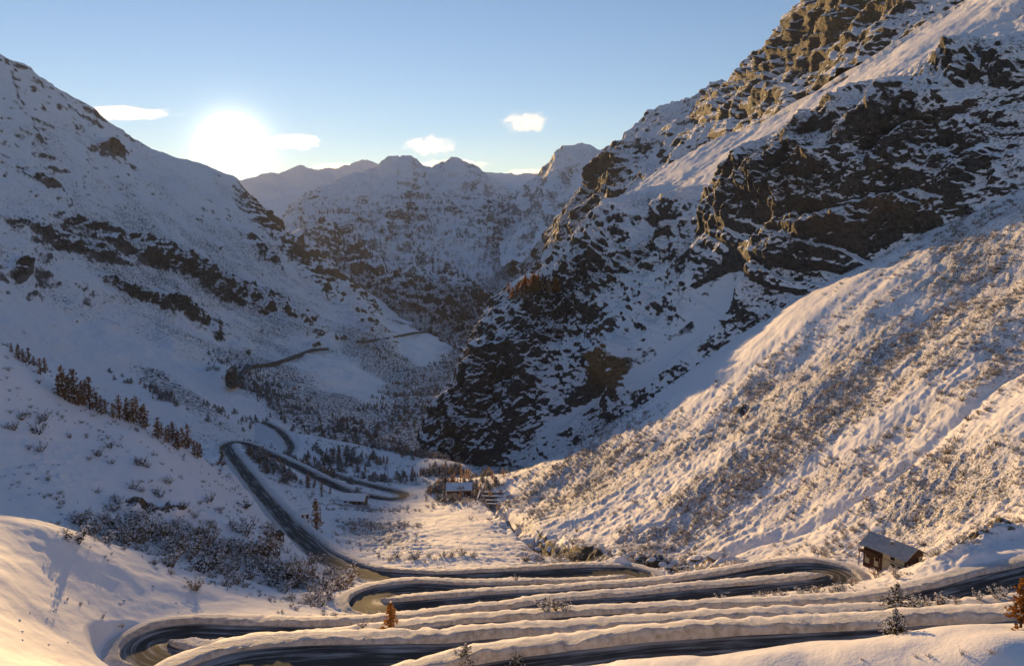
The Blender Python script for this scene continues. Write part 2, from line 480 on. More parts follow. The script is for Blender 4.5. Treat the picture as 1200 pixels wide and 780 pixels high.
cou = blobs(px, py, [(838, 345, -55, 80, 17, 1.0), (785, 405, -45, 60, 16, 1.0), (690, 470, -35, 40, 8, .7), (800, 260, -28, 60, 9, .4)])      # snow couloirs
top = blobs(px, py, [(960, 122, -31, 180, 17, 1.0), (1110, 40, -31, 80, 26, 1.0), (800, 200, -25, 70, 11, .8)])
cl = np.clip(cl - 0.9 * cou - 0.75 * top, 0, 1)
warp = bed + 3.0 * fbm(G, 40, 3)
lm = blobs(px, py, [(935, 300, -10, 85, 48, 1.0), (1040, 268, -8, 70, 24, .8)])
wl_ = bed + 2.4 * fbm(G, 34, 4)
lq = sstep(-.18, .18, perlin(np.stack([G[..., 0] * .014, G[..., 1] * .014, wl_ / 7.5], -1))) - .5
led = .5 + .9 * perlin(np.stack([G[..., 0] * .012, G[..., 1] * .012, warp / 4.2], -1))
led2 = .5 + .9 * perlin(np.stack([G[..., 0] * .008 + 9, G[..., 1] * .008, warp / 10.0], -1))
blk = fbm(np.stack([G[..., 0], G[..., 1], G[..., 2] * .5], -1), 34, 6, .58, True)
lowl = sstep(760, 700, px)
disp = fbm(G, 120, 3, .5) * 6 + cl * (blk * (7.0 + 3 * lowl) + fbm(G, 60, 3, .5, True) * 6 + fbm(np.stack([G[..., 0], G[..., 1], G[..., 2] * .3], -1), 15, 4, .55, True) * 2.6 + ((sstep(.25, .75, led) - .5) * .8 + (sstep(.3, .7, led2) - .5) * 3.0) * (1 - .7 * lowl) * sstep(-.35, .35, fbm(G, 70, 2))) + fbm(G, 12, 3, .5) * 0.5 * (1 - cou)
disp = disp * (1 - .45 * lm) + lm * lq * 5.5 - cou * 6.0 + (1 - np.clip(cou * 1.3, 0, 1)) * (1 - .8 * top) * fbm(G, 22, 4, .58, True) * 1.5
qb = fbm(np.stack([G[..., 0], G[..., 1], G[..., 2] * .45], -1), 30, 3) * 2.6
qf = np.floor(qb); disp = disp + cl * (1 - .5 * lm) * (qf + sstep(.35, .65, qb - qf)) * 3.4
G = G + n * disp[..., None]
rock = 0.20 + 0.36 * cl + 0.16 * fbm(G, 40, 4) - 0.4 * cou - .06 * top
scrub = 0.36 - .4 * cou - .28 * top + .15 * fbm(G, 50, 2)
warm = np.clip(blobs(px, py, [(722, 435, -70, 26, 22, 1.1), (940, 165, -10, 40, 20, .25), (1030, 260, 0, 100, 20, .15)]), 0, 1)
G_RIGHT = G
O_RIGHT = finish('right_cliff_ridge', G, M_CLIFF, rock, scrub, warm)
print('mountains', time.time() - T0)

# ------------------------------------------------------------------ the road down the hairpins: (px, py, height) -> world
ROAD_PX = [(1290, 728, -30.3), (1200, 734, -31), (1130, 738, -31.5), (1040, 743, -32.0), (930, 747, -32.5), (850, 751, -33), (760, 757, -33.5), (680, 766, -34), (610, 773, -34.5), (540, 786, -35), (440, 815, -35.6), (340, 850, -36.0), (250, 862, -36.3), (196, 830, -36.6), (215, 795, -36.9),
           (265, 768, -37.3), (320, 761, -37.7), (380, 758, -38.1), (450, 757.5, -38.6), (520, 757, -39.1), (600, 750, -39.6), (720, 741, -40.4), (830, 734, -41.1), (960, 727, -41.9), (1100, 722, -42.7), (1200, 716, -43.4), (1290, 700, -44), (1330, 675, -44.6), (1290, 655, -45.3)]
road_pts = [PZ(*q) for q in ROAD_PX]
ROAD2 = [(1200, 671, -46.2), (1107, 694, -47), (1075, 701, -47.4), (1035, 707, -47.8), (950, 712, -48.5), (867, 715, -49.1), (790, 719, -49.7), (690, 723, -50.4), (627, 728, -50.9), (555, 732, -51.4), (475, 740, -51.9), (380, 750, -52.5), (290, 760, -53.0), (215, 766, -53.4), (175, 757, -53.7), (168, 742, -54.0), (205, 733, -54.3),
         (280, 735, -54.7), (380, 735.5, -55.3), (470, 729, -56), (530, 721.5, -56.5), (605, 713.5, -57.2), (650, 707, -57.6), (737, 700, -58.4), (800, 694, -59), (857, 689, -59.5), (930, 683, -60.3), (975, 678, -60.9), (988, 669, -61.5), (968, 661, -62.0), (935, 661, -62.5), (900, 666, -63), (855, 674, -63.5), (800, 682, -64.2), (760, 686.5, -64.8), (700, 690.5, -65.6), (640, 694, -66.4), (580, 697, -67.2), (500, 703, -68.3), (455, 707, -69), (430, 704, -69.6), (428, 695, -70.2), (450, 687, -70.8),
         (487, 684, -71.4), (530, 685.5, -72), (575, 686, -72.6), (615, 685, -73.2), (680, 684, -74.2), (728, 681, -75.1), (752, 674, -75.8), (745, 667, -76.4), (715, 664.5, -77), (680, 665.5, -77.6), (605, 669.5, -78.7), (505, 673, -80.4), (447, 670, -81.6), (417, 664, -82.5), (380, 648, -84), (352, 625, -86), (325, 598, -88.5), (300, 570, -91.5), (280, 545, -94.5), (268, 529, -97), (266, 521, -98.5), (278, 518, -99.6),
         (300, 525, -101.5), (345, 546, -104.5), (400, 573, -108.0), (440, 583, -110.8), (466, 585, -112.6), (474, 580, -113.8), (458, 575, -115), (420, 566, -117.5), (392, 557, -119.8), (350, 545, -122.5), (335, 536, -124), (341, 523, -125.8), (327, 505, -127.5), (307, 494, -128.5)]
road_pts += [PZ(*q) for q in ROAD2]
road_pts = np.array(road_pts)
_d = np.hypot(road_pts[:, 0], road_pts[:, 1])
road_pts[:, :2] *= (1 - 2.6 * sstep(330, 200, _d) / _d)[:, None]


def dense(pts, step):
    pts = np.asarray(pts, float)
    t = np.linspace(0, len(pts) - 1, len(pts) * 60)
    c = catmull(pts, t)
    s = np.concatenate([[0], np.cumsum(np.linalg.norm(np.diff(c, axis=0), axis=1))])
    ss = np.arange(0, s[-1], step)
    return np.stack([np.interp(ss, s, c[:, k]) for k in range(3)], -1)


RC = dense(road_pts, 1.0)
for _ in range(6):              # ease the gradient
    RC[1:-1] = 0.25 * RC[:-2] + 0.5 * RC[1:-1] + 0.25 * RC[2:]

# ------------------------------------------------------------------ near terrain: heights through measured spots
CP = [P(*q) for q in [
    # snow bank below the viewpoint
    (300, 800, 50), (560, 795, 47), (700, 770, 50), (800, 757, 51), (900, 751, 51.5), (1050, 747, 52), (1200, 741, 53), (1290, 736, 54), (900, 775, 47), (1200, 775, 46),
    # left hump
    (0, 778, 74), (-90, 740, 74), (60, 776, 88), (110, 780, 95), (140, 768, 101), (60, 738, 103), (0, 718, 98), (125, 745, 106), (110, 718, 113), (0, 665, 110), (-90, 640, 108), (90, 675, 122), (-90, 600, 125), (0, 613, 130), (70, 616, 134), (130, 647, 134), (200, 675, 132), (160, 700, 122), (270, 694, 132), (330, 704, 131), (380, 712, 130),
    # gully with shrubs behind it
    (60, 625, 158), (150, 640, 164), (250, 668, 160), (320, 690, 158), (370, 690, 162), (250, 635, 180), (330, 650, 182), (320, 620, 207),
    # near left spur
    (180, 606, 190), (180, 585, 196), (60, 590, 178), (-60, 590, 170), (0, 520, 205), (100, 530, 212), (180, 540, 215), (240, 570, 222), (290, 600, 225), (0, 412, 245), (-120, 330, 240), (60, 445, 250), (110, 468, 252), (160, 490, 256), (210, 515, 262), (245, 540, 268), (270, 565, 268),
    # behind the spur it falls to the valley
    (0, 430, 300), (100, 500, 310), (180, 530, 330), (240, 540, 360), (0, 480, 420), (200, 545, 430), (300, 545, 480), (-120, 460, 400),
    # valley ground
    (460, 600, 285), (420, 605, 265), (480, 625, 235), (500, 640, 212), (560, 640, 218), (600, 640, 222), (560, 610, 262), (540, 579, 325), (575, 588, 300), (500, 585, 320), (505, 600, 290), (560, 560, 370), (480, 560, 390), (430, 545, 430), (520, 540, 430), (300, 530, 520), (360, 524, 520), (430, 524, 520), (500, 537, 520), (560, 547, 520), (200, 520, 520),
    # foot of the right slope, the stream
    (620, 600, 292), (660, 632, 235), (720, 655, 205), (790, 668, 188), (850, 668, 178), (920, 655, 174), (985, 640, 175), (1040, 640, 172), (1100, 640, 160), (1150, 628, 152), (1200, 615, 146), (1290, 590, 140), (1035, 668, 146), (1080, 655, 150),
    (1000, 690, 118), (1100, 670, 118), (1200, 640, 120),
    # right slope
    (600, 590, 315), (640, 570, 320), (700, 560, 300), (700, 515, 345), (760, 520, 300), (800, 560, 250), (800, 470, 330), (860, 500, 275), (860, 440, 315), (900, 560, 225), (900, 470, 275), (900, 400, 325), (960, 430, 280), (960, 360, 325), (1000, 560, 205), (1000, 470, 245), (1050, 400, 274), (1050, 320, 328), (1120, 540, 185), (1120, 440, 228), (1120, 340, 297), (1130, 280, 335), (1200, 520, 180), (1200, 420, 228), (1200, 320, 288), (1200, 235, 344), (1300, 450, 186), (1300, 300, 255), (1300, 190, 322),
    # hidden ground behind the slope crest
    (620, 560, 420), (720, 500, 430), (820, 430, 420), (920, 360, 410), (1050, 290, 400), (1200, 215, 390), (1320, 170, 380),
]]
for a in range(-45, 46, 9):
    for D, z in ((2, -1.75), (8, -6.2), (18, -13.2), (30, -20.2), (40, -26.6)):
        CP.append(np.array([D * math.sin(rad(a)), D * math.cos(rad(a)), z]))
for k in range(0, len(RC), 9):
    CP.append(RC[k])
CP = np.array(CP)
SCL = 100.0


def tps_fit(pts, reg=2e-3):
    X = pts[:, :2] / SCL
    n = len(X)
    d2 = ((X[:, None] - X[None]) ** 2).sum(-1)
    K = 0.5 * d2 * np.log(d2 + 1e-12) + np.eye(n) * reg
    Pm = np.concatenate([np.ones((n, 1)), X], 1)
    A = np.block([[K, Pm], [Pm.T, np.zeros((3, 3))]])
    return X, np.linalg.solve(A, np.concatenate([pts[:, 2], np.zeros(3)]))


TX, TW = tps_fit(CP)


def tps_eval(xy):
    xy = np.asarray(xy) / SCL
    d2 = ((xy[:, None] - TX[None]) ** 2).sum(-1)
    return (0.5 * d2 * np.log(d2 + 1e-12)) @ TW[:-3] + TW[-3] + xy @ TW[-2:]


# polar sampling, fine where the hairpins are
r_list = [2.0]
while r_list[-1] < 520:
    r = r_list[-1]
    r_list.append(r + (0.9 if r < 44 else 0.36 if r < 190 else 0.36 + (r - 190) * 0.0105))
RR = np.array(r_list)
NA = 1000
AA = np.radians(np.linspace(-41, 41, NA))
# coarse heights then bilinear
ra = np.linspace(0, len(RR) - 1, 230); aa = np.linspace(0, NA - 1, 240)
rc_ = np.interp(ra, np.arange(len(RR)), RR); ac_ = np.interp(aa, np.arange(NA), AA)
gr, ga = np.meshgrid(rc_, ac_, indexing='ij')
zc = np.concatenate([tps_eval(c) for c in np.array_split(np.stack([gr * np.sin(ga), gr * np.cos(ga)], -1).reshape(-1, 2), 40)]).reshape(gr.shape)
iR = np.interp(np.arange(len(RR)), ra, np.arange(len(ra))); iA = np.interp(np.arange(NA), aa, np.arange(len(aa)))
tmp = catmull(zc, iR)
Z = catmull(tmp.T, iA).T
gr, ga = np.meshgrid(RR, AA, indexing='ij')
X = gr * np.sin(ga); Y = gr * np.cos(ga)
base = np.stack([X, Y, Z], -1)
bpx, bpy_ = proj(base)
print('near base', base.shape, time.time() - T0)
# nearest road point for every ground point
kd = kdtree.KDTree(len(RC))
for k, c in enumerate(RC): kd.insert((c[0], c[1], 0), k)
kd.balance()
rx0, rx1, ry0, ry1 = RC[:, 0].min() - 14, RC[:, 0].max() + 14, RC[:, 1].min() - 14, RC[:, 1].max() + 14
dist = np.full(X.shape, 99.0); rz = Z.copy(); side = np.zeros(X.shape); along = np.zeros(X.shape)
tan = np.gradient(RC, axis=0)
idx = np.argwhere((X > rx0) & (X < rx1) & (Y > ry0) & (Y < ry1))
for i, j in idx:
    co, k, d = kd.find((X[i, j], Y[i, j], 0))
    if d < 14:
        dist[i, j] = d; along[i, j] = k; rz[i, j] = RC[k, 2]
        side[i, j] = tan[k, 0] * (Y[i, j] - RC[k, 1]) - tan[k, 1] * (X[i, j] - RC[k, 0])
print('road distance', time.time() - T0, 'fit error', np.percentile((Z - rz)[dist < 1], [2, 20, 50, 80, 98]))
P3 = base
bump_big = fbm(P3, 26, 4, .5) * 0.9
bump_small = fbm(P3, 4.0, 3, .5) * 0.16
rough = blobs(bpx, bpy_, [(260, 650, 18, 170, 40, .45), (900, 520, -30, 360, 110, 1), (700, 560, -30, 140, 70, 1), (1100, 580, -20, 160, 80, 1), (1130, 400, -30, 170, 90, 1), (1150, 300, -25, 130, 55, 1), (450, 625, 10, 60, 25, 1), (60, 540, 30, 60, 40, .6)])
FALL = np.stack([.9 * P3[..., 1] - .43 * P3[..., 0], (.9 * P3[..., 0] + .43 * P3[..., 1]) * .13, P3[..., 2] * .1], -1)
bump = bump_big * (1 + rough) + bump_small + rough * fbm(P3, 4, 4, .6, True) * 0.55 + sstep(170, 230, gr) * sstep(600, 700, bpx) * fbm(FALL, 24, 4, .5, True) * 0.8
# bare rock outcrops of the near ground: (px, py, angle, half length, half width, strength)
outc = blobs(bpx, bpy_, [(182, 604, 4, 46, 8, 1.0), (700, 657, 20, 55, 7, .9), (780, 668, 12, 40, 8, .9), (650, 640, 40, 26, 6, .8), (590, 612, 42, 30, 4, .7), (840, 665, 5, 30, 8, .7), (1160, 640, -18, 60, 6, .75), (868, 488, -10, 20, 8, .7), (1010, 655, -8, 40, 6, .5)])
blk = fbm(P3, 9, 5, .6, True)
lump0 = fbm(P3, 5, 3) * .8
zt = Z + bump + outc * (blk * 2.2 + 0.6)
# stream cut
kd2 = dense(np.array([P(545, 566, 352), P(580, 590, 300), P(604, 612, 264), P(632, 634, 234), P(660, 648, 216), P(700, 660, 202), P(760, 672, 190), P(800, 676, 184)]), 1.0)
kds = kdtree.KDTree(len(kd2))
for k, c in enumerate(kd2): kds.insert((c[0], c[1], 0), k)
kds.balance()
sdist = np.full(X.shape, 99.0)
for i, j in np.argwhere((X > kd2[:, 0].min() - 14) & (X < kd2[:, 0].max() + 14) & (Y > kd2[:, 1].min() - 14) & (Y < kd2[:, 1].max() + 14)):
    sdist[i, j] = kds.find((X[i, j], Y[i, j], 0))[2]
track = dense(np.array([P(1290, 380, 235), P(1200, 445, 217), P(1120, 500, 203), P(1040, 545, 194), P(960, 585, 191), P(880, 622, 192), P(840, 645, 190)]), 1.0)
kdt = kdtree.KDTree(len(track))
for k, c in enumerate(track): kdt.insert((c[0], c[1], 0), k)
kdt.balance()
tdist = np.full(X.shape, 99.0)
for i, j in np.argwhere((X > track[:, 0].min() - 8) & (X < track[:, 0].max() + 8) & (Y > track[:, 1].min() - 8) & (Y < track[:, 1].max() + 8)):
    tdist[i, j] = kdt.find((X[i, j], Y[i, j], 0))[2]
zt = zt - np.exp(-((tdist + lump0) / 2.2) ** 2) * 1.7
cut = np.exp(-(sdist / 4.2) ** 2)
zt = zt - cut * (4.2 + 1.5 * blk)
# roadbed, with ploughed banks of snow along both edges
HWv = 2.75 - 0.85 * sstep(185, 260, np.hypot(RC[:, 0], RC[:, 1]))
HW = np.full(X.shape, 2.75); _m = dist < 14; HW[_m] = HWv[along[_m].astype(int)]
lump = fbm(P3, 3.2, 4, .55)
edge = dist + 0.05 * lump + .3 * fbm(P3, 11, 3)
bed = sstep(HW + 4.2, HW + 1.9, dist)
zt = zt * (1 - bed) + (rz - 0.10) * bed
far = side * np.sign(1)
kscale = sstep(260, 180, gr) * 0.55 + 0.45
_i = [kd.find((road_pts[k][0], road_pts[k][1], 0))[1] for k in (12, 15, 26)]
low = np.where((along > _i[1]) & (along < _i[2]), .55, 0.85)
bank_h = (low + 0.30 * fbm(P3, 22, 3) + 0.03 * lump + .05 * fbm(P3, 1.1, 2)) * kscale
bank = sstep(HW + 0.0, HW + 0.42, edge) * sstep(HW + 4.2, HW + 1.6, edge)
scrub = np.clip(0.10 + 0.62 * rough + 0.15 * fbm(P3, 20, 3), 0, 1)
scrub *= 1 - 0.9 * sstep(9, 5, dist)
clean = blobs(bpx, bpy_, [(130, 740, 10, 170, 60, 1), (560, 640, 15, 70, 32, .9), (900, 775, 0, 330, 18, 1), (700, 620, -8, 90, 16, .6), (870, 415, -33, 130, 20, 1.0), (820, 470, -30, 60, 8, .7), (780, 570, -28, 90, 10, .7), (1000, 520, -32, 160, 7, .8), (100, 570, 30, 90, 24, .6)])
scrub = np.clip(scrub - 0.6 * clean, 0, 1)
rockn = 0.04 + outc * 0.75 + cut * 0.35
rockn[dist < 8] = 0
G1 = np.stack([X, Y, zt], -1)
O_NEAR = finish('snowy_ground', G1, M_NEAR, rockn, scrub * .70, outc * 0.2)
attr(O_NEAR.data, 'bank', np.clip(sstep(HW - .3, HW + .2, dist) * sstep(HW + 2.4, HW + .9, dist), 0, 1))
NF = grid_faces(*X.shape)
print('near ground', time.time() - T0, len(NF))

# ------------------------------------------------------------------ asphalt
def asphalt_mat():
    m, t, b = new_mat('wet_asphalt')
    at = nd(t, 'ShaderNodeAttribute'); at.attribute_name = 'across'
    al = nd(t, 'ShaderNodeAttribute'); al.attribute_name = 'along'
    cv = nd(t, 'ShaderNodeCombineXYZ')
    t.links.new(at.outputs['Fac'], cv.inputs[0]); t.links.new(mth(t, 'MULTIPLY', al.outputs['Fac'], 0.06), cv.inputs[1])
    n = noise(t, 1.6, 5, .6, cv.outputs[0])
    n2 = noise(t, 0.25, 3, .6, nd(t, 'ShaderNodeTexCoord').outputs['Object'])
    e = mth(t, 'ABSOLUTE', at.outputs['Fac'])
    s = mth(t, 'ADD', mth(t, 'MULTIPLY', e, 0.08), mth(t, 'ADD', mth(t, 'MULTIPLY', n, 1.4), mth(t, 'MULTIPLY', n2, .35)))
    f = ramp(t, s, 0.90, 1.34)
    c = mixc(t, f, (0.054, 0.050, 0.048), (0.46, 0.44, 0.44))
    t.links.new(c, b.inputs['Base Color'])
    b.inputs['Roughness'].default_value = 0.75
    b.inputs['Specular IOR Level'].default_value = 0.12
    return m


M_ASPH = asphalt_mat()


def ribbon(name, C, hw, lift, mat, nx=6, **props):
    tg = np.gradient(C, axis=0); tg[:, 2] = 0; tg /= np.linalg.norm(tg, axis=1)[:, None] + 1e-9
    s = np.stack([-tg[:, 1], tg[:, 0], np.zeros(len(tg))], -1)
    u = np.linspace(-1, 1, nx)
    hw = np.broadcast_to(hw, (len(C),))
    V = C[:, None] + s[:, None] * (u[None, :] * hw[:, None])[..., None]
    V[..., 2] += lift
    me = mesh_from(name, V, grid_faces(len(C), nx)[:, ::-1], mat)
    attr(me, 'across', (u[None, :] * hw[:, None]).ravel()); attr(me, 'along', np.repeat(np.arange(len(C)) * 1.0, nx))
    return link(name, me, **props)


ribbon('hairpin_road', RC, HWv + 0.45, 0.06, M_ASPH, kind='structure')


def ground_z(xy):
    r = np.hypot(xy[..., 0], xy[..., 1]); a = np.arctan2(xy[..., 0], xy[..., 1])
    i = np.clip(np.interp(r, RR, np.arange(len(RR))), 0, len(RR) - 1.001); j = np.clip(np.interp(a, AA, np.arange(NA)), 0, NA - 1.001)
    i0, j0 = i.astype(int), j.astype(int); fi, fj = i - i0, j - j0
    return (zt[i0, j0] * (1 - fj) + zt[i0, j0 + 1] * fj) * (1 - fi) + (zt[i0 + 1, j0] * (1 - fj) + zt[i0 + 1, j0 + 1] * fj) * fi


# ploughed banks of snow along both edges of the road
RB = dense(RC, 0.4)
kk = np.arange(len(RB)) * 0.4
rd = np.hypot(RB[:, 0], RB[:, 1])
hwb = np.interp(kk, np.arange(len(RC)), HWv)
tg = np.gradient(RB, axis=0); tg[:, 2] = 0; tg /= np.linalg.norm(tg, axis=1)[:, None]
for _ in range(8): tg[1:-1] = (tg[:-2] + tg[1:-1] + tg[2:]) / 3
sd_ = np.stack([-tg[:, 1], tg[:, 0], 0 * tg[:, 0]], -1)
lowb = np.where(kk < _i[1], .85, np.where(kk < _i[2], .64, .58)) * (sstep(260, 180, rd) * .5 + .5)
PROF = [(.15, -.15), (.20, .14), (.26, .45), (.32, .74), (.42, .95), (.66, 1.0), (1.0, .86), (1.5, .66), (2.2, .42), (3.1, .16), (4.4, None)]
for sg in (-1, 1):
    V = np.zeros((len(RB), len(PROF), 3))
    hh = lowb * (1 + .60 * fbm(RB + sg * 50, 24, 4) + .30 * fbm(RB + sg * 20, 2.6, 4, .6))
    for q, (o_, p_) in enumerate(PROF):
        off = hwb + o_ + .22 * fbm(RB + sg * 70, 9, 3) + (.20 * fbm(RB + q * 3.7 + sg * 31, 1.5, 3, .6) if 1 < q < 10 else 0)
        xy = RB[:, :2] + sg * sd_[:, :2] * off[:, None]
        V[:, q, :2] = xy
        V[:, q, 2] = RB[:, 2] + hh * p_ + (.15 * fbm(RB + q * 2.9 + sg * 11, 1.3, 3, .6) if q > 1 else 0) if p_ is not None else ground_z(xy) - .35
    fc = grid_faces(len(RB), len(PROF))
    me = mesh_from('snow_bank', V, fc[:, ::-1] if sg < 0 else fc, M_NEAR)
    attr(me, 'bank', np.tile([1, 1, 1, 1, 1, .95, .85, .7, .5, .2, 0], len(RB)))
    link('snow_bank', me, kind='structure')
print('done', time.time() - T0)

# ================================================================== things
RNG = random.Random(11)


def ground(px, py):
    """where the view line through (px, py) meets the near ground"""
    d = ray(px, py)
    az = math.atan2(d[0], d[1]); te = d[2] / math.hypot(d[0], d[1])
    j = np.interp(az, AA, np.arange(NA)); j0 = int(j); f = j - j0
    col = zt[:, j0] * (1 - f) + zt[:, min(j0 + 1, NA - 1)] * f
    hit = np.argwhere((col >= RR * te) & (RR > 30))
    if len(hit) == 0: return None
    k = int(hit[0][0])
    a, b = col[k - 1] - RR[k - 1] * te, col[k] - RR[k] * te
    r = RR[k - 1] + (RR[k] - RR[k - 1]) * (a / (a - b) if a != b else 0)
    return Vector((r * math.sin(az), r * math.cos(az), r * te))


def height(x, y):
    r = math.hypot(x, y); az = math.atan2(x, y)
    i = np.interp(r, RR, np.arange(len(RR))); j = np.interp(az, AA, np.arange(NA))
    i0, j0 = min(int(i), len(RR) - 2), min(int(j), NA - 2); fi, fj = i - i0, j - j0
    q = zt[i0:i0 + 2, j0:j0 + 2]
    return float((q[0, 0] * (1 - fj) + q[0, 1] * fj) * (1 - fi) + (q[1, 0] * (1 - fj) + q[1, 1] * fj) * fi)


def road_dist(x, y):
    return kd.find((x, y, 0))[2]


# ---- vegetation materials
def leaf_mat(name, c1, c2, snowc=(0.80, 0.79, 0.82), trans=0.25, scale=3.0, snow=True):
    m, t, b = new_mat(name)
    oi = nd(t, 'ShaderNodeObjectInfo')
    n = noise(t, scale, 3, .6, nd(t, 'ShaderNodeTexCoord').outputs['Object'])
    c = mixc(t, ramp(t, mth(t, 'ADD', n, mth(t, 'MULTIPLY', mth(t, 'SUBTRACT', oi.outputs['Random'], .5), .35)), .35, .65), c1, c2)
    if snow:
        at = nd(t, 'ShaderNodeAttribute'); at.attribute_name = 'snow'
        c = mixc(t, ramp(t, at.outputs['Fac'], 0.4, 0.6), c, snowc)
    t.links.new(c, b.inputs['Base Color'])
    b.inputs['Roughness'].default_value = 0.8
    b.inputs['Specular IOR Level'].default_value = 0.1
    tr = nd(t, 'ShaderNodeBsdfTranslucent'); t.links.new(c, tr.inputs[0])
    mx = nd(t, 'ShaderNodeMixShader'); mx.inputs[0].default_value = trans
    t.links.new(b.outputs[0], mx.inputs[1]); t.links.new(tr.outputs[0], mx.inputs[2])
    t.links.new(mx.outputs[0], t.nodes['Material Output'].inputs['Surface'])
    return m


M_LARCH = leaf_mat('larch_needles', (0.26, 0.115, 0.030), (0.46, 0.22, 0.060), trans=.5)
M_LARCHD = leaf_mat('larch_needles_brown', (0.26, 0.14, 0.070), (0.42, 0.245, 0.12), trans=.5)
M_PINE = leaf_mat('pine_needles', (0.045, 0.042, 0.024), (0.11, 0.085, 0.048), trans=.2)
M_TWIG = leaf_mat('dry_twigs', (0.19, 0.125, 0.070), (0.33, 0.23, 0.13), trans=.35)


def plain(name, c1, c2, sc=4, rough=.8, bump=0.0, snow_up=False, spec=.3):
    m, t, b = new_mat(name)
    tcv = nd(t, 'ShaderNodeTexCoord').outputs['Object']
    n = noise(t, sc, 5, .6, tcv)
    c = mixc(t, ramp(t, n, .3, .7), c1, c2)
    if snow_up:
        g = nd(t, 'ShaderNodeNewGeometry'); sp = nd(t, 'ShaderNodeSeparateXYZ'); t.links.new(g.outputs['Normal'], sp.inputs[0])
        c = mixc(t, ramp(t, mth(t, 'ADD', sp.outputs['Z'], mth(t, 'MULTIPLY', mth(t, 'SUBTRACT', n, .5), .5)), .40, .58), c, SNOW)
    t.links.new(c, b.inputs['Base Color']); b.inputs['Roughness'].default_value = rough
    b.inputs['Specular IOR Level'].default_value = spec
    if bump:
        bp = nd(t, 'ShaderNodeBump'); bp.inputs['Strength'].default_value = bump; bp.inputs['Distance'].default_value = .1
        t.links.new(n, bp.inputs['Height']); t.links.new(bp.outputs[0], b.inputs['Normal'])
    return m


M_BARK = plain('bark', (0.05, 0.036, 0.026), (0.11, 0.08, 0.055), 8, .9, .4)
M_STONE = plain('grey_stone', (0.075, 0.066, 0.056), (0.20, 0.175, 0.14), 1.5, .85, .5, True)
M_MASON = plain('wall_masonry', (0.10, 0.088, 0.072), (0.22, 0.19, 0.155), 2.5, .85, .5, True)
M_WOODD = plain('dark_wood', (0.055, 0.026, 0.016), (0.095, 0.045, 0.026), 6, .7, .2)
M_WOODR = plain('red_brown_wood', (0.13, 0.045, 0.028), (0.19, 0.07, 0.04), 6, .7, .2)
M_CREAM = plain('cream_render', (0.38, 0.33, 0.24), (0.46, 0.40, 0.29), 1.2, .85, .1)
M_ROOFS = plain('roof_snow', (0.80, 0.80, 0.84), (0.87, 0.86, 0.88), 1.0, .7, .15)
M_ROOF_SHADE = plain('shaded_roof_snow', (0.30, 0.31, 0.34), (0.42, 0.425, 0.45), .8, .7, .1)  # thin snow over grey metal, its shade painted in as a darker tone
M_SHEET = plain('dark_sheet_metal', (0.05, 0.045, 0.045), (0.08, 0.075, 0.07), 2, .5)
M_STEEL = plain('galvanised_steel', (0.16, 0.16, 0.165), (0.24, 0.24, 0.245), 5, .5)
M_WHITE = plain('white_paint', (0.68, 0.66, 0.62), (0.78, 0.76, 0.72), 2, .6)
M_GLASS, _t, _b = new_mat('window_glass')
_b.inputs['Base Color'].default_value = (0.015, 0.018, 0.022, 1); _b.inputs['Roughness'].default_value = .06


class MB:
    """collects tubes, boxes and loose quads into one mesh"""
    def __init__(s): s.v = []; s.f = []; s.sn = []

    def quad(s, a, b, c, d, sn=0.0):
        k = len(s.v); s.v += [a, b, c, d]; s.f.append((k, k + 1, k + 2, k + 3)); s.sn += [sn] * 4

    def tube(s, pts, rads, n=5):
        k0 = len(s.v)
        for i, (p, r) in enumerate(zip(pts, rads)):
            p = Vector(p)
            d = (Vector(pts[min(i + 1, len(pts) - 1)]) - Vector(pts[max(i - 1, 0)])).normalized()
            a = d.orthogonal().normalized(); b = d.cross(a)
            for q in range(n):
                t = 2 * math.pi * q / n
                s.v.append(tuple(p + a * (r * math.cos(t)) + b * (r * math.sin(t)))); s.sn.append(0)
        for i in range(len(pts) - 1):
            for q in range(n):
                q2 = (q + 1) % n
                s.f.append((k0 + i * n + q, k0 + i * n + q2, k0 + (i + 1) * n + q2, k0 + (i + 1) * n + q))

    def box(s, x0, x1, y0, y1, z0, z1):
        k = len(s.v)
        s.v += [(x, y, z) for z in (z0, z1) for x, y in ((x0, y0), (x1, y0), (x1, y1), (x0, y1))]; s.sn += [0] * 8
        s.f += [tuple(k + q for q in f) for f in ((3, 2, 1, 0), (4, 5, 6, 7), (0, 1, 5, 4), (1, 2, 6, 5), (2, 3, 7, 6), (3, 0, 4, 7))]

    def prism(s, poly, x0, x1):
        """poly of (y, z) pushed from x0 to x1"""
        k = len(s.v); n = len(poly)
        s.v += [(x0, y, z) for y, z in poly] + [(x1, y, z) for y, z in poly]; s.sn += [0] * (2 * n)
        s.f.append(tuple(k + q for q in range(n))[::-1]); s.f.append(tuple(k + n + q for q in range(n)))
        for q in range(n):
            q2 = (q + 1) % n
            s.f.append((k + q, k + q2, k + n + q2, k + n + q))

    def mesh(s, name, mat, smooth=False, snow=False):
        me = bpy.data.meshes.new(name); me.from_pydata([tuple(v) for v in s.v], [], s.f)
        if snow: attr(me, 'snow', s.sn)
        if smooth: me.polygons.foreach_set('use_smooth', [True] * len(me.polygons))
        me.materials.append(mat); me.update()
        return me

    def build(s, name, mat, parent=None, smooth=False, **props):
        return link(name, s.mesh(name, mat, smooth), parent, **props)


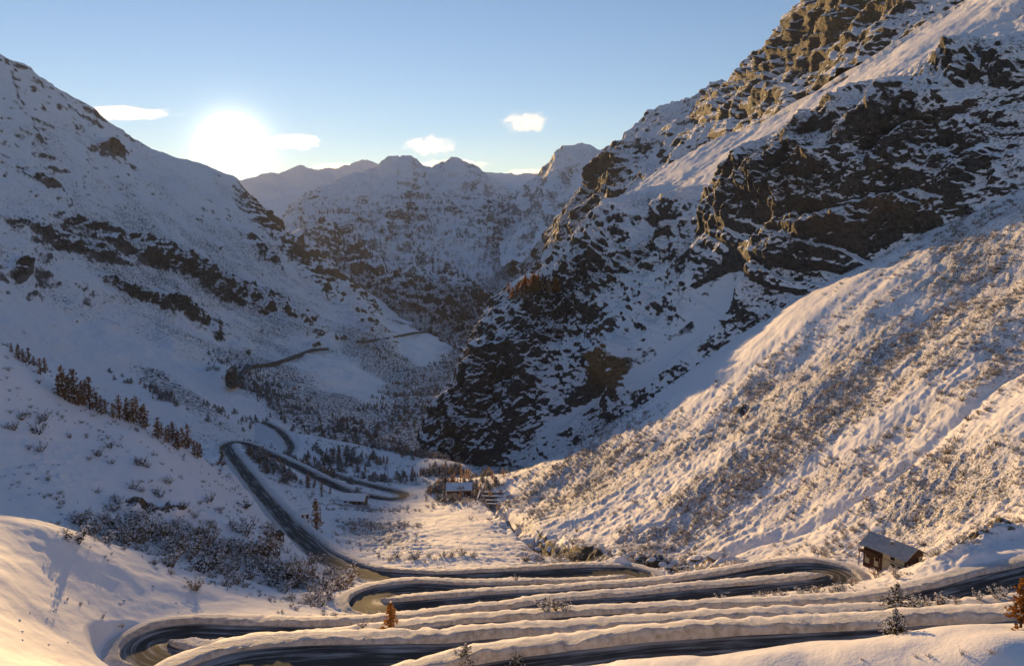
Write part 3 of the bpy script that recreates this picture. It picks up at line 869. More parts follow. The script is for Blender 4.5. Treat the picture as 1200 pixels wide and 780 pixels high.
def tuft(mb, p, size, rn, sn, droop=0.0):
    for _ in range(2):
        d = Vector((rn.gauss(0, 1), rn.gauss(0, 1), rn.gauss(0, .5))).normalized()
        e = d.cross(Vector((rn.gauss(0, 1), rn.gauss(0, 1), rn.gauss(0, 1)))).normalized()
        a = p + d * size * rn.uniform(.6, 1.1); b = p - d * size * rn.uniform(.3, .8)
        a.z -= droop * size
        ww = size * rn.uniform(.25, .5)
        mb.quad(tuple(b - e * ww * .6), tuple(p - e * ww), tuple(a), tuple(p + e * ww), sn)


def conifer_meshes(seed, h, spread, nb, mat, snow_amt, start=.12, loose=1.0):
    rn = random.Random(seed)
    tr = MB()
    lean = Vector((rn.gauss(0, .03), rn.gauss(0, .03), 0))
    ax = lambda t: Vector((0, 0, h * t)) + lean * h * t * t
    tr.tube([ax(t) - Vector((0, 0, .4 if t == 0 else 0)) for t in (0, .2, .45, .7, .9, 1)], [h * .022 * q for q in (1.2, 1, .75, .5, .25, .06)], 6)
    cr = MB()
    for k in range(nb):
        t = start + (1 - start) * (k + rn.random()) / nb
        ln = spread * h * (1 - t) ** .75 * rn.uniform(.55, 1.15) + .025 * h
        az = rn.uniform(0, 2 * math.pi)
        d = Vector((math.cos(az), math.sin(az), rn.uniform(-.28, .18)))
        o = ax(t)
        e = o + d * ln
        cr.tube([o, o + d * ln * .55 + Vector((0, 0, -.02 * h)), e], [h * .006, h * .004, h * .001], 3)
        m = max(2, int(2 + 5 * ln / (spread * h)))
        for q in range(m):
            f = (q + rn.uniform(.4, 1)) / m
            p = o + d * ln * f + Vector((rn.gauss(0, 1), rn.gauss(0, 1), rn.gauss(0, 1))) * h * .018 * loose
            tuft(cr, p, h * rn.uniform(.045, .085), rn, 1.0 if rn.random() < snow_amt else 0.0, .2)
    return tr.mesh('trunk', M_BARK, True), cr.mesh('crown', mat, False, True)


def shrub_mesh(seed, mat, snow_amt, stems=11, h=1.0, spread=.75, size=.085):
    rn = random.Random(seed)
    mb = MB()
    for k in range(stems):
        az = rn.uniform(0, 2 * math.pi); out_ = rn.uniform(.15, 1) * spread; top = h * rn.uniform(.45, 1.0) * (1 - .35 * out_)
        pts = []
        for q in range(5):
            f = q / 4
            pts.append(Vector((math.cos(az) * out_ * f ** .8, math.sin(az) * out_ * f ** .8, top * f ** 1.25 - (.25 if q == 0 else 0))))
        mb.tube(pts, [.028, .022, .016, .010, .004], 3)
        for q in range(13):
            f = rn.uniform(.25, 1.0)
            i = min(3, int(f * 4)); p = pts[i].lerp(pts[i + 1], f * 4 - i) + Vector((rn.gauss(0, .07), rn.gauss(0, .07), rn.gauss(0, .05)))
            tuft(mb, p, size * rn.uniform(.7, 1.4), rn, 1.0 if rn.random() < snow_amt * (.5 + f) else 0.0)
    return mb.mesh('pine_shrub', mat, False, True)


SHRUBS = [shrub_mesh(20 + k, M_PINE if k < 3 else M_TWIG, (.50, .58, .62, .42, .55)[k], stems=(11, 13, 9, 12, 10)[k]) for k in range(5)]
LARCH = [conifer_meshes(40 + k, 1.0, .30, 70, M_LARCH, .03) for k in range(2)]
LARCHB = [conifer_meshes(50 + k, 1.0, .27, 48, M_LARCHD, .16, loose=1.6) for k in range(3)]
SPRUCE = [conifer_meshes(60 + k, 1.0, .72, 130, M_PINE, .42, .05) for k in range(3)]


def tree(kind, variants, p, h, label, cat, group=None, sink=0.05):
    tr, cr = variants[RNG.randrange(len(variants))]
    e = link(kind, None, label=label, category=cat)
    if group: e['group'] = group
    e.location = (p[0], p[1], p[2] - sink); e.rotation_euler = (0, 0, RNG.uniform(0, 6.28)); e.scale = (h * RNG.uniform(.9, 1.1),) * 2 + (h,)
    link('trunk', tr, e); link('crown', cr, e)
    return e


FIRST = {}


def shrub(p, h, label, group, variants=(0, 1, 2, 3, 4), name='pine_shrub'):
    k = RNG.choice(variants)
    label = sized(h, 1.6, 3.0) + KINDS[k] + ' ' + label
    o = link(name, SHRUBS[k], label=label, category='shrub', group=group)
    o.location = (p[0], p[1], p[2] - .05 + (.55 if road_dist(p[0], p[1]) < 6.5 else 0)); s = h * RNG.uniform(.9, 1.2)
    o.scale = (s, s, h); o.rotation_euler = (RNG.gauss(0, .08), RNG.gauss(0, .08), RNG.uniform(0, 6.28))
    FIRST.setdefault(k, o)
    return o


# ---- single conifers by the road
def at_px(px, py): return ground(px, py)


for (px, py, hpx, kind, var, lab, cat) in [
        (458, 742, 36, 'larch_tree', LARCH, 'small orange larch on the snowy bank between two road levels', 'larch'),
        (1196, 735, 52, 'larch_tree', LARCH, 'bushy orange larch beside the lowest bank, cut off by the picture', 'larch'),
        (1051, 716, 30, 'pine_tree', SPRUCE, 'dark green young pine above the ploughed bank below the chalet', 'pine'),
        (1049, 743, 28, 'pine_tree', SPRUCE, 'snow-laden young pine in front of the thick snow bank below the chalet', 'pine'),
        (546, 779, 26, 'pine_tree', SPRUCE, 'frosted little pine in the very front beside the snow mound', 'pine'),
        (605, 781, 18, 'pine_tree', SPRUCE, 'tiny snowy pine tip poking out beside the road bank', 'pine'),
        (371, 622, 36, 'larch_tree', LARCHB, 'tall brown larch standing alone in the shaded snow by the descending road', 'larch')]:
    g = at_px(px, py)
    if g: tree(kind, var, g, hpx * g.length / F, lab, cat)

# ---- larches along the crest of the left spur
for (x0, y0, x1, y1, n_, h0, h1) in [(10, 412, 60, 440, 7, 10, 18), (66, 462, 108, 478, 9, 20, 36), (112, 478, 135, 488, 4, 14, 22), (140, 490, 175, 502, 7, 20, 30), (180, 508, 262, 545, 20, 12, 26)]:
    lab = {10: 'small dark larch at the upper end of the spur crest row', 66: 'tall rust-brown larch in the big clump on the spur crest', 112: 'short larch beside the big rust-brown clump on the spur', 140: 'medium rust-brown larch in the second clump on the spur crest', 180: 'brown larch in the lower row of the spur crest by the road bend'}[x0]
    for k in range(n_):
        f = (k + RNG.random() * .8) / n_
        px, py = x0 + (x1 - x0) * f, y0 + (y1 - y0) * f + RNG.uniform(-2, 6)
        g = at_px(px, py)
        if g and g.length < 330 and road_dist(g.x, g.y) > 5:
            tree('larch_tree', LARCHB, g, RNG.uniform(h0, h1) * g.length / F, lab, 'larch', 'larches along the spur crest')

# ---- shrubs one can pick apart
KINDS = ['dark pine shrub', 'snow-dusted pine shrub', 'snow-heaped pine shrub', 'tan twiggy shrub', 'frosted twiggy shrub']


def sized(h, lo, hi): return 'low ' if h < lo else 'tall ' if h > hi else ''


def gully_place(px, py):
    if py > 640 + (px - 85) * .2: return 'at the thicket edge along the sunlit snow hump'
    return 'below the dark rock band' if px < 200 else 'in the middle of the gully thicket' if px < 290 else 'in the thicket near the culvert' if px < 350 else 'in the thicket beside the descending road'

cnt = 0; tries = 0
while cnt < 190 and tries < 3000:
    tries += 1
    u = RNG.random(); px = 85 + 320 * u
    yc = 622 + 62 * u ** 1.0
    py = yc + RNG.gauss(0, 17)
    if py < 606 + 20 * u or (px < 190 and py > 640): continue
    g = at_px(px, py)
    if not g or g.length < 130 or g.length > 240 or road_dist(g.x, g.y) < 6: continue
    shrub(g, RNG.choice([RNG.uniform(8, 14), RNG.uniform(13, 26)]) * g.length / F, gully_place(px, py), 'shrubs of the gully thicket', (0, 1, 2, 3, 3, 4)); cnt += 1
BANKS = ['in the clump on the middle bank between road levels', 'on the middle bank right of the shrub clump', 'on the bank below the chalet hairpin', 'on the bank in front of the chalet', 'behind the young pines below the chalet', 'beside the small orange larch', 'just left of the small orange larch', 'along the top of the thick snow bank', 'inside the long upper hairpin', 'on the sunny strip below the chalet road', 'at the lower edge of the sunlit field', 'beside the stream cut above the upper hairpin', 'where the straight road meets the hairpins', 'next to the bushy orange larch', 'on the snow mound in the very front', 'beside the frosted little pine', 'poking out of the sunlit snow hump', 'poking out of the smooth snow in the very front']
for bi, (x0, y0, x1, y1, n_, h0, h1) in enumerate([(600, 712, 680, 722, 12, 10, 20), (680, 716, 760, 704, 10, 8, 17), (860, 694, 930, 690, 9, 9, 18), (950, 708, 1030, 700, 5, 6, 12), (1060, 712, 1150, 706, 9, 8, 16), (500, 738, 560, 734, 6, 7, 12), (410, 738, 430, 737, 2, 8, 12), (700, 724, 860, 716, 9, 6, 11), (575, 684, 620, 683, 4, 6, 12), (880, 700, 1000, 690, 8, 5, 9), (450, 655, 560, 650, 9, 7, 13), (610, 655, 680, 655, 6, 8, 14), (380, 672, 410, 682, 8, 6, 14), (1150, 700, 1180, 705, 4, 10, 20), (640, 780, 760, 768, 4, 5, 9), (520, 772, 600, 775, 4, 6, 12), (60, 690, 200, 768, 6, 4, 8), (1010, 772, 1190, 766, 5, 4, 9)]):
    for k in range(n_):
        f = (k + RNG.random()) / n_
        g = at_px(x0 + (x1 - x0) * f, y0 + (y1 - y0) * f + RNG.uniform(-2, 2))
        if g and road_dist(g.x, g.y) > 4.2:
            shrub(g, RNG.uniform(h0, h1) * g.length / F, BANKS[bi], 'shrubs between the hairpins', (0, 1, 2, 2, 4))
for k in range(46):
    px, py = RNG.uniform(5, 290), 0
    py = 470 + px * .45 + RNG.uniform(-10, 70)
    g = at_px(px, py)
    if g and 180 < g.length < 300 and road_dist(g.x, g.y) > 6:
        shrub(g, RNG.uniform(6, 15) * g.length / F, ('on the open snow of the spur above the dark rock band' if px < 170 else 'on the spur slope beside the descending road') if py < 560 else 'on the foot of the spur just above the thicket', 'shrubs scattered on the spur', (0, 2, 3, 4))

# ---- boulders and stones
def rock_mesh(seed, sub=3):
    import bmesh
    rn = np.random.RandomState(seed)
    bm = bmesh.new(); bmesh.ops.create_icosphere(bm, subdivisions=sub, radius=1)
    co = np.array([v.co[:] for v in bm.verts])
    pl = rn.normal(size=(9, 3)); pl /= np.linalg.norm(pl, axis=1)[:, None]; pd = rn.uniform(.55, .95, 9)
    for a, d in zip(pl, pd):            # chop flat faces
        q = co @ a; over = np.maximum(0, q - d); co = co - over[:, None] * a * .9
    co = co + co * (fbm(co + seed, .6, 3) * .10)[:, None]
    for v, c in zip(bm.verts, co): v.co = c
    me = bpy.data.meshes.new('boulder'); bm.to_mesh(me); bm.free(); me.materials.append(M_STONE)
    me.polygons.foreach_set('use_smooth', [True] * len(me.polygons))
    return me


ROCKS = [rock_mesh(k) for k in range(5)]


def rock(name, p, r, label, group=None, flat=.7, cat='boulder'):
    o = link(name, ROCKS[RNG.randrange(5)], label=label, category=cat)
    if group: o['group'] = group
    o.location = (p[0], p[1], p[2] - r * .1); o.scale = (r * RNG.uniform(.9, 1.3), r * RNG.uniform(.8, 1.1), r * flat); o.rotation_euler = (RNG.gauss(0, .15), RNG.gauss(0, .15), RNG.uniform(0, 6.28))


for px, py, wpx, lab in [(619, 637, 11, 'big pale boulder capped with snow beside the stream cut'), (613, 651, 8, 'small snowy boulder just below the big pale one'), (627, 653, 9, 'snowy rounded boulder at the edge of the sunlit field'), (838, 652, 9, 'large snow-capped rock at the foot of the scrub slope'), (817, 654, 7, 'dark split boulder left of the large snow-capped rock'), (1030, 622, 8, 'small pale boulder perched above the chalet roof')]:
    g = at_px(px, py)
    if g: rock('boulder', g, wpx * g.length / F, lab)
for k in range(26):
    f = RNG.random()
    px, py = RNG.choice([(RNG.uniform(560, 720), 0), (RNG.uniform(690, 860), 0)])
    py = 612 + (px - 575) * .42 + RNG.uniform(-6, 10) if px < 690 else 655 + (px - 690) * .09 + RNG.uniform(-6, 8)
    g = at_px(px, py)
    if g and road_dist(g.x, g.y) > 8: rock('boulder', g, RNG.uniform(2.5, 6) * g.length / F, 'snow-dusted dark boulder in the rocky bed of the stream cut', 'boulders along the stream cut')
for k in range(30):
    px, py = RNG.uniform(20, 300), RNG.uniform(680, 760)
    g = at_px(px, py)
    if g and road_dist(g.x, g.y) > 7: rock('stone', g, RNG.uniform(.8, 2.0) * g.length / F, RNG.choice(['tiny', 'small', 'flat', 'rounded']) + ' stone half sunk in the smooth snow hump', 'stones on the snow hump', .5, 'stone')
for k in range(40):
    px, py = RNG.uniform(460, 660), RNG.uniform(610, 660)
    g = at_px(px, py)
    if g and road_dist(g.x, g.y) > 7: rock('stone', g, RNG.uniform(.8, 2.2) * g.length / F, RNG.choice(['tiny', 'small', 'flat', 'rounded']) + ' stone in the sunlit snow field ' + ('near the brown hut' if py < 628 else 'beside the stream cut' if px > 600 else 'just above the upper hairpin'), 'stones in the sunlit field', .5, 'stone')

# ---- scrub too dense to count: points on the ground that carry shrubs
def scatter(name, pts, scales, protos, seed=0, flat=1.0):
    me = bpy.data.meshes.new(name); me.vertices.add(len(pts)); me.vertices.foreach_set('co', np.asarray(pts, np.float32).ravel())
    attr(me, 'size', scales)
    o = link(name, me, kind='stuff')
    ng = bpy.data.node_groups.new(name, 'GeometryNodeTree')
    ng.interface.new_socket('Geometry', in_out='INPUT', socket_type='NodeSocketGeometry')
    ng.interface.new_socket('Geometry', in_out='OUTPUT', socket_type='NodeSocketGeometry')
    gi, go = ng.nodes.new('NodeGroupInput'), ng.nodes.new('NodeGroupOutput')
    ip = ng.nodes.new('GeometryNodeInstanceOnPoints')
    jn = ng.nodes.new('GeometryNodeJoinGeometry')
    for p in protos:
        oi = ng.nodes.new('GeometryNodeObjectInfo'); oi.inputs['Object'].default_value = p; oi.inputs['As Instance'].default_value = True
        ng.links.new(oi.outputs['Geometry'], jn.inputs[0])
    sz = ng.nodes.new('GeometryNodeInputNamedAttribute'); sz.data_type = 'FLOAT'; sz.inputs['Name'].default_value = 'size'
    rr = ng.nodes.new('FunctionNodeRandomValue'); rr.data_type = 'FLOAT_VECTOR'; rr.inputs[0].default_value = (-.15, -.15, 0); rr.inputs[1].default_value = (.15, .15, 6.28); rr.inputs['Seed'].default_value = seed
    cx = ng.nodes.new('ShaderNodeCombineXYZ')
    for k in range(2): ng.links.new(sz.outputs[0], cx.inputs[k])
    ml = ng.nodes.new('ShaderNodeMath'); ml.operation = 'MULTIPLY'; ml.inputs[1].default_value = flat
    ng.links.new(sz.outputs[0], ml.inputs[0]); ng.links.new(ml.outputs[0], cx.inputs[2])
    ip.inputs['Pick Instance'].default_value = True
    ng.links.new(gi.outputs[0], ip.inputs['Points']); ng.links.new(jn.outputs[0], ip.inputs['Instance'])
    ng.links.new(rr.outputs[0], ip.inputs['Rotation']); ng.links.new(cx.outputs[0], ip.inputs['Scale'])
    ng.links.new(ip.outputs[0], go.inputs[0])
    md = o.modifiers.new('scatter', 'NODES'); md.node_group = ng
    return o


def pick(Gr, dens, n_, seed):
    """n_ random ground vertices with chance ~ dens x true area"""
    rs = np.random.RandomState(seed)
    du = np.gradient(Gr, axis=1); dv = np.gradient(Gr, axis=0)
    wgt = (np.linalg.norm(np.cross(du, dv), axis=-1) * dens).ravel()
    wgt /= wgt.sum()
    k = rs.choice(len(wgt), n_, p=wgt)
    p = Gr.reshape(-1, 3)[k] + rs.normal(size=(n_, 3)) * [.25, .25, 0]
    return p, rs


protos = [FIRST[k] for k in sorted(FIRST)]
dens = np.clip(fbm(FALL, 17, 4) * 1.3 + fbm(P3, 6, 3) * 1.4 + .38, 0.01, 1.8) * (1 - np.exp(-(tdist / 3.2) ** 2)) * np.clip(scrub, 0, 1) ** 1.2 * (dist > 7) * (gr > 95) * (sdist > 2)
p_, rs = pick(G1, dens, 31000, 3)
scatter('slope_scrub', p_, rs.uniform(.5, 1.0, len(p_)) * rs.choice([.7, 1.15, 2.1], len(p_), p=[.55, .32, .13]), protos, 1, .8)
print('things', time.time() - T0)

# ---- far trees
def on_grid(Gr, px, py, tol=2.5):
    gx, gy = proj(Gr)
    m_ = (np.hypot(gx - px, gy - py) < tol) & ((Gr @ FW) > 0)
    if not m_.any(): return None
    c = Gr[m_]
    return Vector(c[np.argmin(np.linalg.norm(c, axis=1))])


for k in range(34):
    f = RNG.random(); px = 594 + 60 * f
    p = on_grid(G_RIGHT, px, 344 - 8 * math.sin(f * 3.14) + RNG.uniform(-4, 9), 3)
    if p: tree('larch_tree', RNG.choice((LARCH, LARCHB)), p, RNG.uniform(11, 19) * p.length / F, 'rust-orange larch in the clump on the shoulder on top of the dark cliff', 'larch', 'larches on the cliff shoulder', .3)
for k in range(16):
    px = 662 + 32 * RNG.random()
    p = on_grid(G_UPPER, px, 268 + (690 - px) * 1.0 + RNG.uniform(-6, 18), 3)
    if p: tree('larch_tree', LARCHB, p, RNG.uniform(9, 14) * p.length / F, 'brown larch on the steep shoulder far above the cliff clump', 'larch', 'larches on the high shoulder', .3)

lp, ly = proj(G_LEFT)
fd = blobs(lp, ly, [(500, 480, -25, 70, 34, 1), (400, 505, 22, 90, 16, .7), (335, 472, 32, 85, 16, .75), (450, 520, 5, 70, 26, .9), (190, 466, 24, 52, 6, .8), (300, 500, 20, 60, 12, .6), (455, 425, 32, 40, 14, .4), (540, 440, -30, 50, 24, .8)])
fd = np.where(fd > .12, fd, 0) * np.clip(.6 + fbm(G_LEFT, 40, 3), .05, 1.4) * (np.hypot(G_LEFT[..., 0], G_LEFT[..., 1]) > 430)
p_, rs = pick(G_LEFT, fd, 5200, 5)
crowns = [o for o in COL.objects if o.name.startswith('crown') and o.data in [c for _, c in LARCHB + SPRUCE]]
seen = {}
for o in crowns: seen.setdefault(o.data.name, o)
p_[:, 2] -= .3
scatter('valley_wood', p_, rs.uniform(2.2, 5.8, len(p_)), list(seen.values()), 2)
d2 = (gr > 300) * np.clip(.45 + fbm(P3, 35, 3), 0, 1.2) * (dist > 7) * blobs(bpx, bpy_, [(340, 555, 15, 60, 9, .8), (300, 535, 30, 26, 10, .8), (440, 545, 8, 90, 14, 1), (510, 560, 20, 50, 20, 1), (380, 560, 15, 30, 6, .7)])
p_, rs = pick(G1, d2, 900, 6)
scatter('valley_copse', p_ - [0, 0, .2], rs.uniform(2.0, 5.0, len(p_)), list(seen.values()), 4)

# ---- buildings
def place(name, g, ang, **props):
    e = link(name, None, **props); e.location = g; e.rotation_euler = (0, 0, ang)
    return e


def slab(parent, name, mat, y0, z0, y1, z1, x0, x1, th):
    """a roof plane: from eave (y0, z0) to ridge (y1, z1)"""
    ln = math.hypot(y1 - y0, z1 - z0); ny, nz = -(z1 - z0) / ln * th, (y1 - y0) / ln * th
    if nz < 0: ny, nz = -ny, -nz
    m_ = MB(); m_.prism([(y0, z0), (y1, z1), (y1 + ny, z1 + nz), (y0 + ny, z0 + nz)], x0, x1)
    return m_.build(name, mat, parent)


def window(parent, x, y, z, ww, hh, face=-1):
    m_ = MB(); t_ = .07
    for a in ((x - ww / 2 - t_, x - ww / 2, z - t_, z + hh + t_), (x + ww / 2, x + ww / 2 + t_, z - t_, z + hh + t_), (x - ww / 2, x + ww / 2, z - t_, z), (x - ww / 2, x + ww / 2, z + hh, z + hh + t_), (x - .03, x + .03, z, z + hh)):
        m_.box(a[0], a[1], y - .07, y + .02, a[2], a[3])
    w_ = m_.build('window', M_WOODD, parent)
    m_ = MB(); m_.box(x - ww / 2, x + ww / 2, y - .025, y + .01, z, z + hh); m_.build('pane', M_GLASS, w_)


def chalet():
    g = ground(1033, 669)
    c = Vector((g.x, g.y, 0)) + Vector((.87, .5, 0)) * 2.8
    zb = max(height(g.x, g.y), height(g.x + 2, g.y - 4), height(g.x - 2, g.y + 4)) - .2
    e = place('chalet', (c.x, c.y, zb), rad(-60), label='alpine chalet with snowy roof, cream and brown walls, above the hairpin road', category='house')
    e.scale = (.72, .72, .58); e.location.z -= .9
    Ln, W, H, R = 5.4, 3.5, 4.3, 6.5
    m_ = MB(); m_.box(-.2, Ln, -W, W, -3, H - .02); m_.build('wall', M_CREAM, e, label='cream rendered right half of the walls')
    m_ = MB(); m_.box(-Ln, -.2, -W, W, -3, H - .02); m_.build('wall', M_WOODD, e, label='dark timber left half of the walls')
    m_ = MB(); m_.box(-4.9, -3.5, -W - .03, -W + .1, -1.5, 1.9); m_.box(-2.4, -1.0, -W - .03, -W + .1, -1.5, 1.9); m_.build('wall_panel', M_CREAM, e)
    for x in (Ln, -Ln):
        m_ = MB(); m_.prism([(-W, H - .02), (W, H - .02), (0, R - .1)], x - .12, x + .02); m_.build('gable', M_WOODD, e)
    m_ = MB(); m_.box(Ln, Ln + .06, -W, W, -3, H); m_.build('timber_end', M_WOODD, e)
    sl = (R - H) / W
    for sg in (-1, 1):
        rf = slab(e, 'roof', M_SHEET, sg * (W + .8), H - .8 * sl, 0, R, -Ln - .8, Ln + .9, .14)
        slab(rf, 'snow_cover', M_ROOF_SHADE, sg * (W + .88), H - .88 * sl + .15, 0, R + .15, -Ln - .86, Ln + .96, .2)
    m_ = MB(); m_.box(.3, .8, -1.5, -1.0, R - 1.2, R + .35); ch = m_.build('chimney', M_MASON, e)
    m_ = MB(); m_.box(.2, .9, -1.6, -.9, R + .36, R + .6); m_.build('chimney_cap', M_ROOFS, ch)
    window(e, 2.4, -W, 2.5, .95, 1.05); window(e, 2.4, -W, .2, .95, 1.05); window(e, 4.2, -W, .2, .8, 1.0); window(e, -4.2, -W - .03, .3, .8, 1.0); window(e, -1.7, -W - .03, .3, .7, .9)
    m_ = MB(); m_.box(-.3, Ln, -W - .05, -W, 1.85, 2.0); m_.build('string_course', M_WOODD, e)
    m_ = MB(); m_.box(-Ln - .6, -.3, -W - 1.3, -W, 1.95, 2.12); bal = m_.build('balcony', M_WOODD, e)
    m_ = MB()
    m_.box(-Ln - .6, -.3, -W - 1.3, -W - 1.22, 2.95, 3.05)
    for k in range(17): m_.box(-Ln - .6 + k * .33, -Ln - .6 + k * .33 + .2, -W - 1.28, -W - 1.24, 2.12, 2.95)
    m_.build('railing', M_WOODD, bal)
    for x in (-Ln - .4, -2.9, -.5):
        m_ = MB(); m_.box(x, x + .16, -W - 1.25, -W - 1.09, -2.5, 1.95); m_.build('post', M_WOODD, e)


chalet()


def hut(g, ang, Ln, W, H, R, name, label, wallm, doors, wins, shed=False):
    e = place(name, g, ang, label=label, category='hut')
    m_ = MB(); m_.box(-Ln, Ln, -W, W, -2, H); m_.build('wall', wallm, e)
    if shed:
        rf = slab(e, 'roof', M_SHEET, -W - .4, H + .02, W + .4, R, -Ln - .4, Ln + .4, .14)
        slab(rf, 'snow_cover', M_ROOFS, -W - .46, H + .17, W + .46, R + .15, -Ln - .46, Ln + .46, .34)
        m_ = MB(); m_.prism([(-W, H), (W, H), (W, R - .1)], -Ln + .02, Ln - .02); m_.build('upper_wall', wallm, e)
    else:
        for x in (Ln, -Ln):
            m_ = MB(); m_.prism([(-W, H), (W, H), (0, R - .1)], x - .1, x + .02); m_.build('gable', M_WOODD, e)
        sl = (R - H) / W
        for sg in (-1, 1):
            rf = slab(e, 'roof', M_SHEET, sg * (W + .4), H - .4 * sl, 0, R, -Ln - .4, Ln + .4, .12)
            slab(rf, 'snow_cover', M_ROOFS, sg * (W + .46), H - .46 * sl + .13, 0, R + .13, -Ln - .46, Ln + .46, .32)
    for x, ww, hh in doors:
        m_ = MB(); m_.box(x - ww / 2, x + ww / 2, -W - .06, -W + .05, 0, hh); d_ = m_.build('door', M_WHITE, e)
        m_ = MB(); m_.box(x + ww / 2 - .25, x + ww / 2 - .15, -W - .12, -W - .06, .9, 1.0); m_.build('handle', M_SHEET, d_)
    for x, z in wins: window(e, x, -W, z, .8, .8)


g = ground(538, 580); hut(g, rad(3), 5.0, 3.0, 2.9, 4.0, 'road_hut', 'low brown hut with two white doors and thick snowy roof beside the stepped weir', M_WOODR, [(-1.6, 1.7, 2.2), (1.2, 1.7, 2.2)], [(-3.9, 1.2), (3.6, 1.2)], True)
g = ground(417, 590); hut(g, rad(-8), 3.9, 2.4, 2.2, 3.8, 'cabin', 'small shaded cabin under a snowy gable roof beside the lower loops', M_MASON, [(-2.3, .9, 1.9)], [(0, .8), (2.2, .8)])
g = ground(357, 606); hut(g, rad(20), 1.2, 1.0, 1.6, 2.3, 'tool_shed', 'tiny dark wooden shed alone in the shaded snow', M_WOODD, [(0, .8, 1.4)], [])


def weir():
    a = ground(582, 592)
    e = place('stepped_weir', a, rad(-4), label='stepped stone weir with railings across the stream beside the brown hut', category='weir')
    for k in range(4):
        y = k * 5.0; z = height(a.x, a.y + y) - a.z
        m_ = MB(); m_.box(-8.5 + k * .5, 8.0 - k * .4, y, y + .8, z - 1.6, z + .55); st = m_.build('step', M_MASON, e)
        m_ = MB(); m_.box(-8.55 + k * .5, 8.05 - k * .4, y - .05, y + .85, z + .56, z + .78); m_.build('snow_cap', M_ROOFS, st)
    for x in (-9.0, 8.4):
        m_ = MB(); m_.prism([(-3, -1.5), (17, height(a.x, a.y + 17) - a.z - 1), (17, height(a.x, a.y + 17) - a.z + 1.0), (-3, 1.1)], x, x + .7); m_.build('side_wall', M_MASON, e)


weir()


def pylon(px, py, h, label):
    g = ground(px, py)
    e = place('lattice_pylon', g, rad(15), label=label, category='pylon')
    wd = lambda z: .11 * h * (1 - .78 * z / h)
    cs = ((-1, -1), (1, -1), (1, 1), (-1, 1))
    for sx, sy in cs:
        m_ = MB(); m_.tube([(sx * wd(-.5), sy * wd(-.5), -.5), (sx * wd(h), sy * wd(h), h)], [.07, .05], 4); m_.build('leg', M_STEEL, e)
    n_ = 7
    for k in range(n_):
        z0, z1 = h * k / n_, h * (k + 1) / n_
        m_ = MB()
        for q in range(4):
            a, b = cs[q], cs[(q + 1) % 4]
            m_.tube([(a[0] * wd(z0), a[1] * wd(z0), z0), (b[0] * wd(z1), b[1] * wd(z1), z1)], [.035, .035], 3)
            m_.tube([(b[0] * wd(z0), b[1] * wd(z0), z0), (a[0] * wd(z1), a[1] * wd(z1), z1)], [.035, .035], 3)
        m_.build('brace', M_STEEL, e)
    for z in (.80, .93):
        m_ = MB(); m_.tube([(-.17 * h, 0, h * z), (.17 * h, 0, h * z)], [.06, .06], 4); m_.build('crossarm', M_STEEL, e)


pylon(453, 566, 10.5, 'grey lattice pylon standing on the shaded valley floor beyond the loops')
pylon(571, 571, 6.5, 'short lattice mast standing behind the brown hut')

# ---- culvert below the long straight
g = ground(321, 630)
g.z -= 2.0
e = place('culvert', g, rad(35), label='dark stone culvert mouth under the straight road in the gully', category='culvert')
for sx in (-1, 1):
    m_ = MB(); m_.box(sx * 1.9 - .45, sx * 1.9 + .45, -.6, 2.4, -1.5, 2.4); m_.build('pier', M_MASON, e)
m_ = MB(); m_.box(-2.4, 2.4, -.7, 2.4, 2.41, 2.9); m_.build('lintel', M_WOODD, e)
m_ = MB(); m_.box(-1.44, 1.44, 1.6, 2.2, -1.5, 2.4); m_.build('opening_shade', M_SHEET, e)  # solid dark slab painted in for the shade inside the mouth

# ---- the old road across the left mountain, carried on masonry walls
def wall_along(pts, hgt, th, label):
    C = dense(np.array([list(p) for p in pts]), 4.0)
    tg = np.gradient(C, axis=0); tg[:, 2] = 0; tg /= np.linalg.norm(tg, axis=1)[:, None]
    s_ = np.stack([-tg[:, 1], tg[:, 0], 0 * tg[:, 0]], -1)
    prof = np.array([(-th, -hgt * .6), (-th * .8, hgt * .4), (th * .8, hgt * .4), (th, -hgt * .6)])
    V = C[:, None] + s_[:, None] * prof[None, :, :1] + np.array([0, 0, 1.]) * prof[None, :, 1:]
    me = mesh_from('retaining_wall', V, grid_faces(len(C), 4), M_MASONRY_DRY)
    return link('retaining_wall', me, label=label, category='wall')


M_MASONRY_DRY = plain('dry_masonry', (0.085, 0.072, 0.056), (0.15, 0.128, 0.10), .4, .9, .3)
OLD = [[(268, 453), (276, 450), (284, 445)], [(281, 441), (286, 434), (293, 428)], [(290, 427), (306, 425), (326, 422), (350, 415), (368, 409), (386, 405)], [(418, 399), (440, 395), (465, 391), (490, 388), (508, 386)]]
labs = ['short masonry wall carrying the far road beside the bare rock knob', 'stub of wall where the far road climbs past the knob', 'long dark masonry wall carrying the far road across the snow slope', 'thin masonry wall carrying the far road towards the cliff']
for q, lab in zip(OLD, labs):
    pts = [on_grid(G_LEFT, x, y, 3) for x, y in q]
    pts = [p for p in pts if p]
    if len(pts) < 2: continue
    zf = np.polyfit(range(len(pts)), [p.z for p in pts], 1)
    for k, p in enumerate(pts): p.z = .5 * p.z + .5 * np.polyval(zf, k); p *= .985
    C = dense(np.array([list(p) for p in pts]), 4.0)
    wall_along(pts, 3.8, 1.0, lab)
    C2 = C.copy(); C2[:, :2] *= 1.004; C2[:, 2] += 1.3
    ribbon('far_road', C2, 3.0, 0.3, M_ASPH, kind='structure')

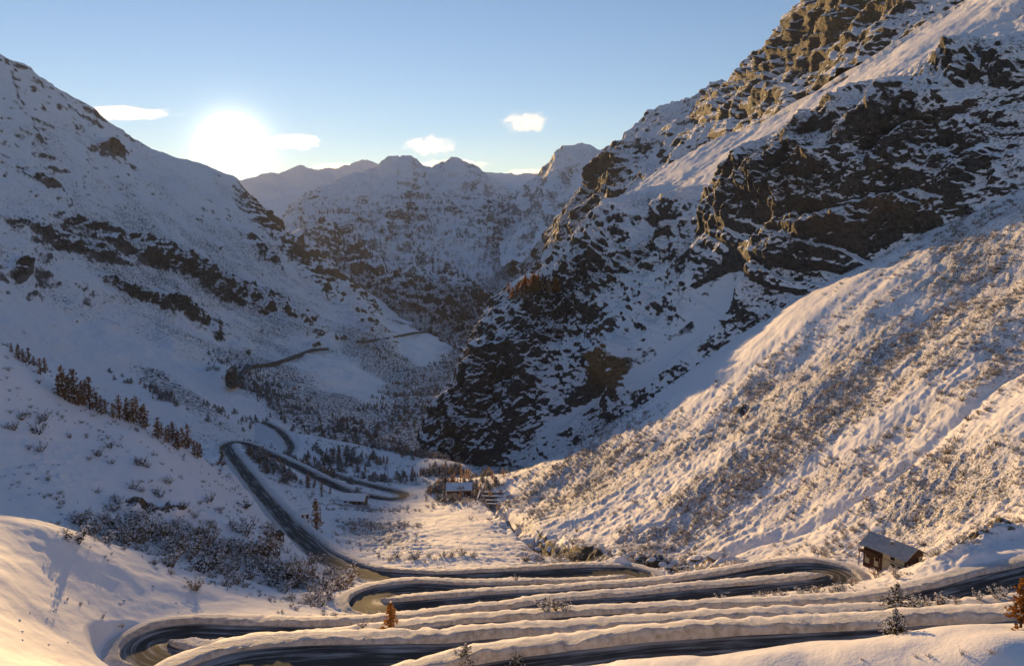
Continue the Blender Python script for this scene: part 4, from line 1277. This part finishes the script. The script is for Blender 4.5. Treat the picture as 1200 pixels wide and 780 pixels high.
# ---- clouds far beyond the peaks
def cloud_mat():
    m, t, b = new_mat('cloud_vapour'); t.nodes.remove(b)
    tcv = nd(t, 'ShaderNodeTexCoord').outputs['Object']
    oi = nd(t, 'ShaderNodeObjectInfo')
    mp = nd(t, 'ShaderNodeMapping'); mp.inputs['Scale'].default_value = (1.9, 1.2, 1.1); t.links.new(tcv, mp.inputs[0])
    ad_ = nd(t, 'ShaderNodeVectorMath'); ad_.operation = 'ADD'
    t.links.new(mp.outputs[0], ad_.inputs[0])
    cv = nd(t, 'ShaderNodeCombineXYZ'); r_ = mth(t, 'MULTIPLY', oi.outputs['Random'], 40.0)
    for k in range(3): t.links.new(r_, cv.inputs[k])
    t.links.new(cv.outputs[0], ad_.inputs[1])
    n_ = noise(t, 1.9, 7, .66, ad_.outputs[0], dist=.9)
    ln = nd(t, 'ShaderNodeVectorMath'); ln.operation = 'LENGTH'; t.links.new(tcv, ln.inputs[0])
    f = mth(t, 'SUBTRACT', n_, mth(t, 'MULTIPLY', mth(t, 'POWER', ln.outputs['Value'], 2.0), .40))
    den = mth(t, 'MULTIPLY', ramp(t, f, .34, .66), .0026)
    pv = nd(t, 'ShaderNodeVolumePrincipled'); pv.inputs['Color'].default_value = (1, 1, 1, 1); pv.inputs['Anisotropy'].default_value = .72
    t.links.new(den, pv.inputs['Density'])
    t.links.new(pv.outputs[0], t.nodes['Material Output'].inputs['Volume'])
    return m


M_CLOUD = cloud_mat()
import bmesh
bm = bmesh.new(); bmesh.ops.create_icosphere(bm, subdivisions=3, radius=1)
CME = bpy.data.meshes.new('cloud'); bm.to_mesh(CME); bm.free(); CME.materials.append(M_CLOUD)
for px, py, hw, hh, D, lab in [(148, 133, 74, 9, 17000, 'long thin white streak of cloud above the left mountain ridge'), (346, 166, 42, 13, 17000, 'small bright cloud just right of the sun'), (505, 171, 42, 16, 17000, 'ragged white cloud above the twin summits'), (617, 143, 42, 21, 16000, 'plump cream cloud floating highest in the open sky'), (532, 193, 62, 9, 22000, 'flat grey-gold cloud band behind the twin summits'), (622, 203, 48, 8, 22000, 'low golden cloud resting on the far skyline beside the snowy peak'), (392, 196, 40, 8, 22000, 'low bright cloud behind the distant ridge below the sun')]:
    o = link('cloud', CME, label=lab, category='cloud')
    p = P(px, py, D); o.location = p; r = np.linalg.norm(p) / F
    o.scale = (hw * r, max(hh, hw * .5) * r, hh * r)

# ---- haze
hz = MB(); hz.box(-9500, 9500, -300, 11500, -620, 900)
m, t, b = new_mat('haze_air'); t.nodes.remove(b)
pv = nd(t, 'ShaderNodeVolumePrincipled'); pv.inputs['Color'].default_value = (.80, .84, 1.0, 1); pv.inputs['Density'].default_value = 1.5e-5; pv.inputs['Anisotropy'].default_value = .38
t.links.new(pv.outputs[0], t.nodes['Material Output'].inputs['Volume'])
hz.build('haze', m, kind='stuff')
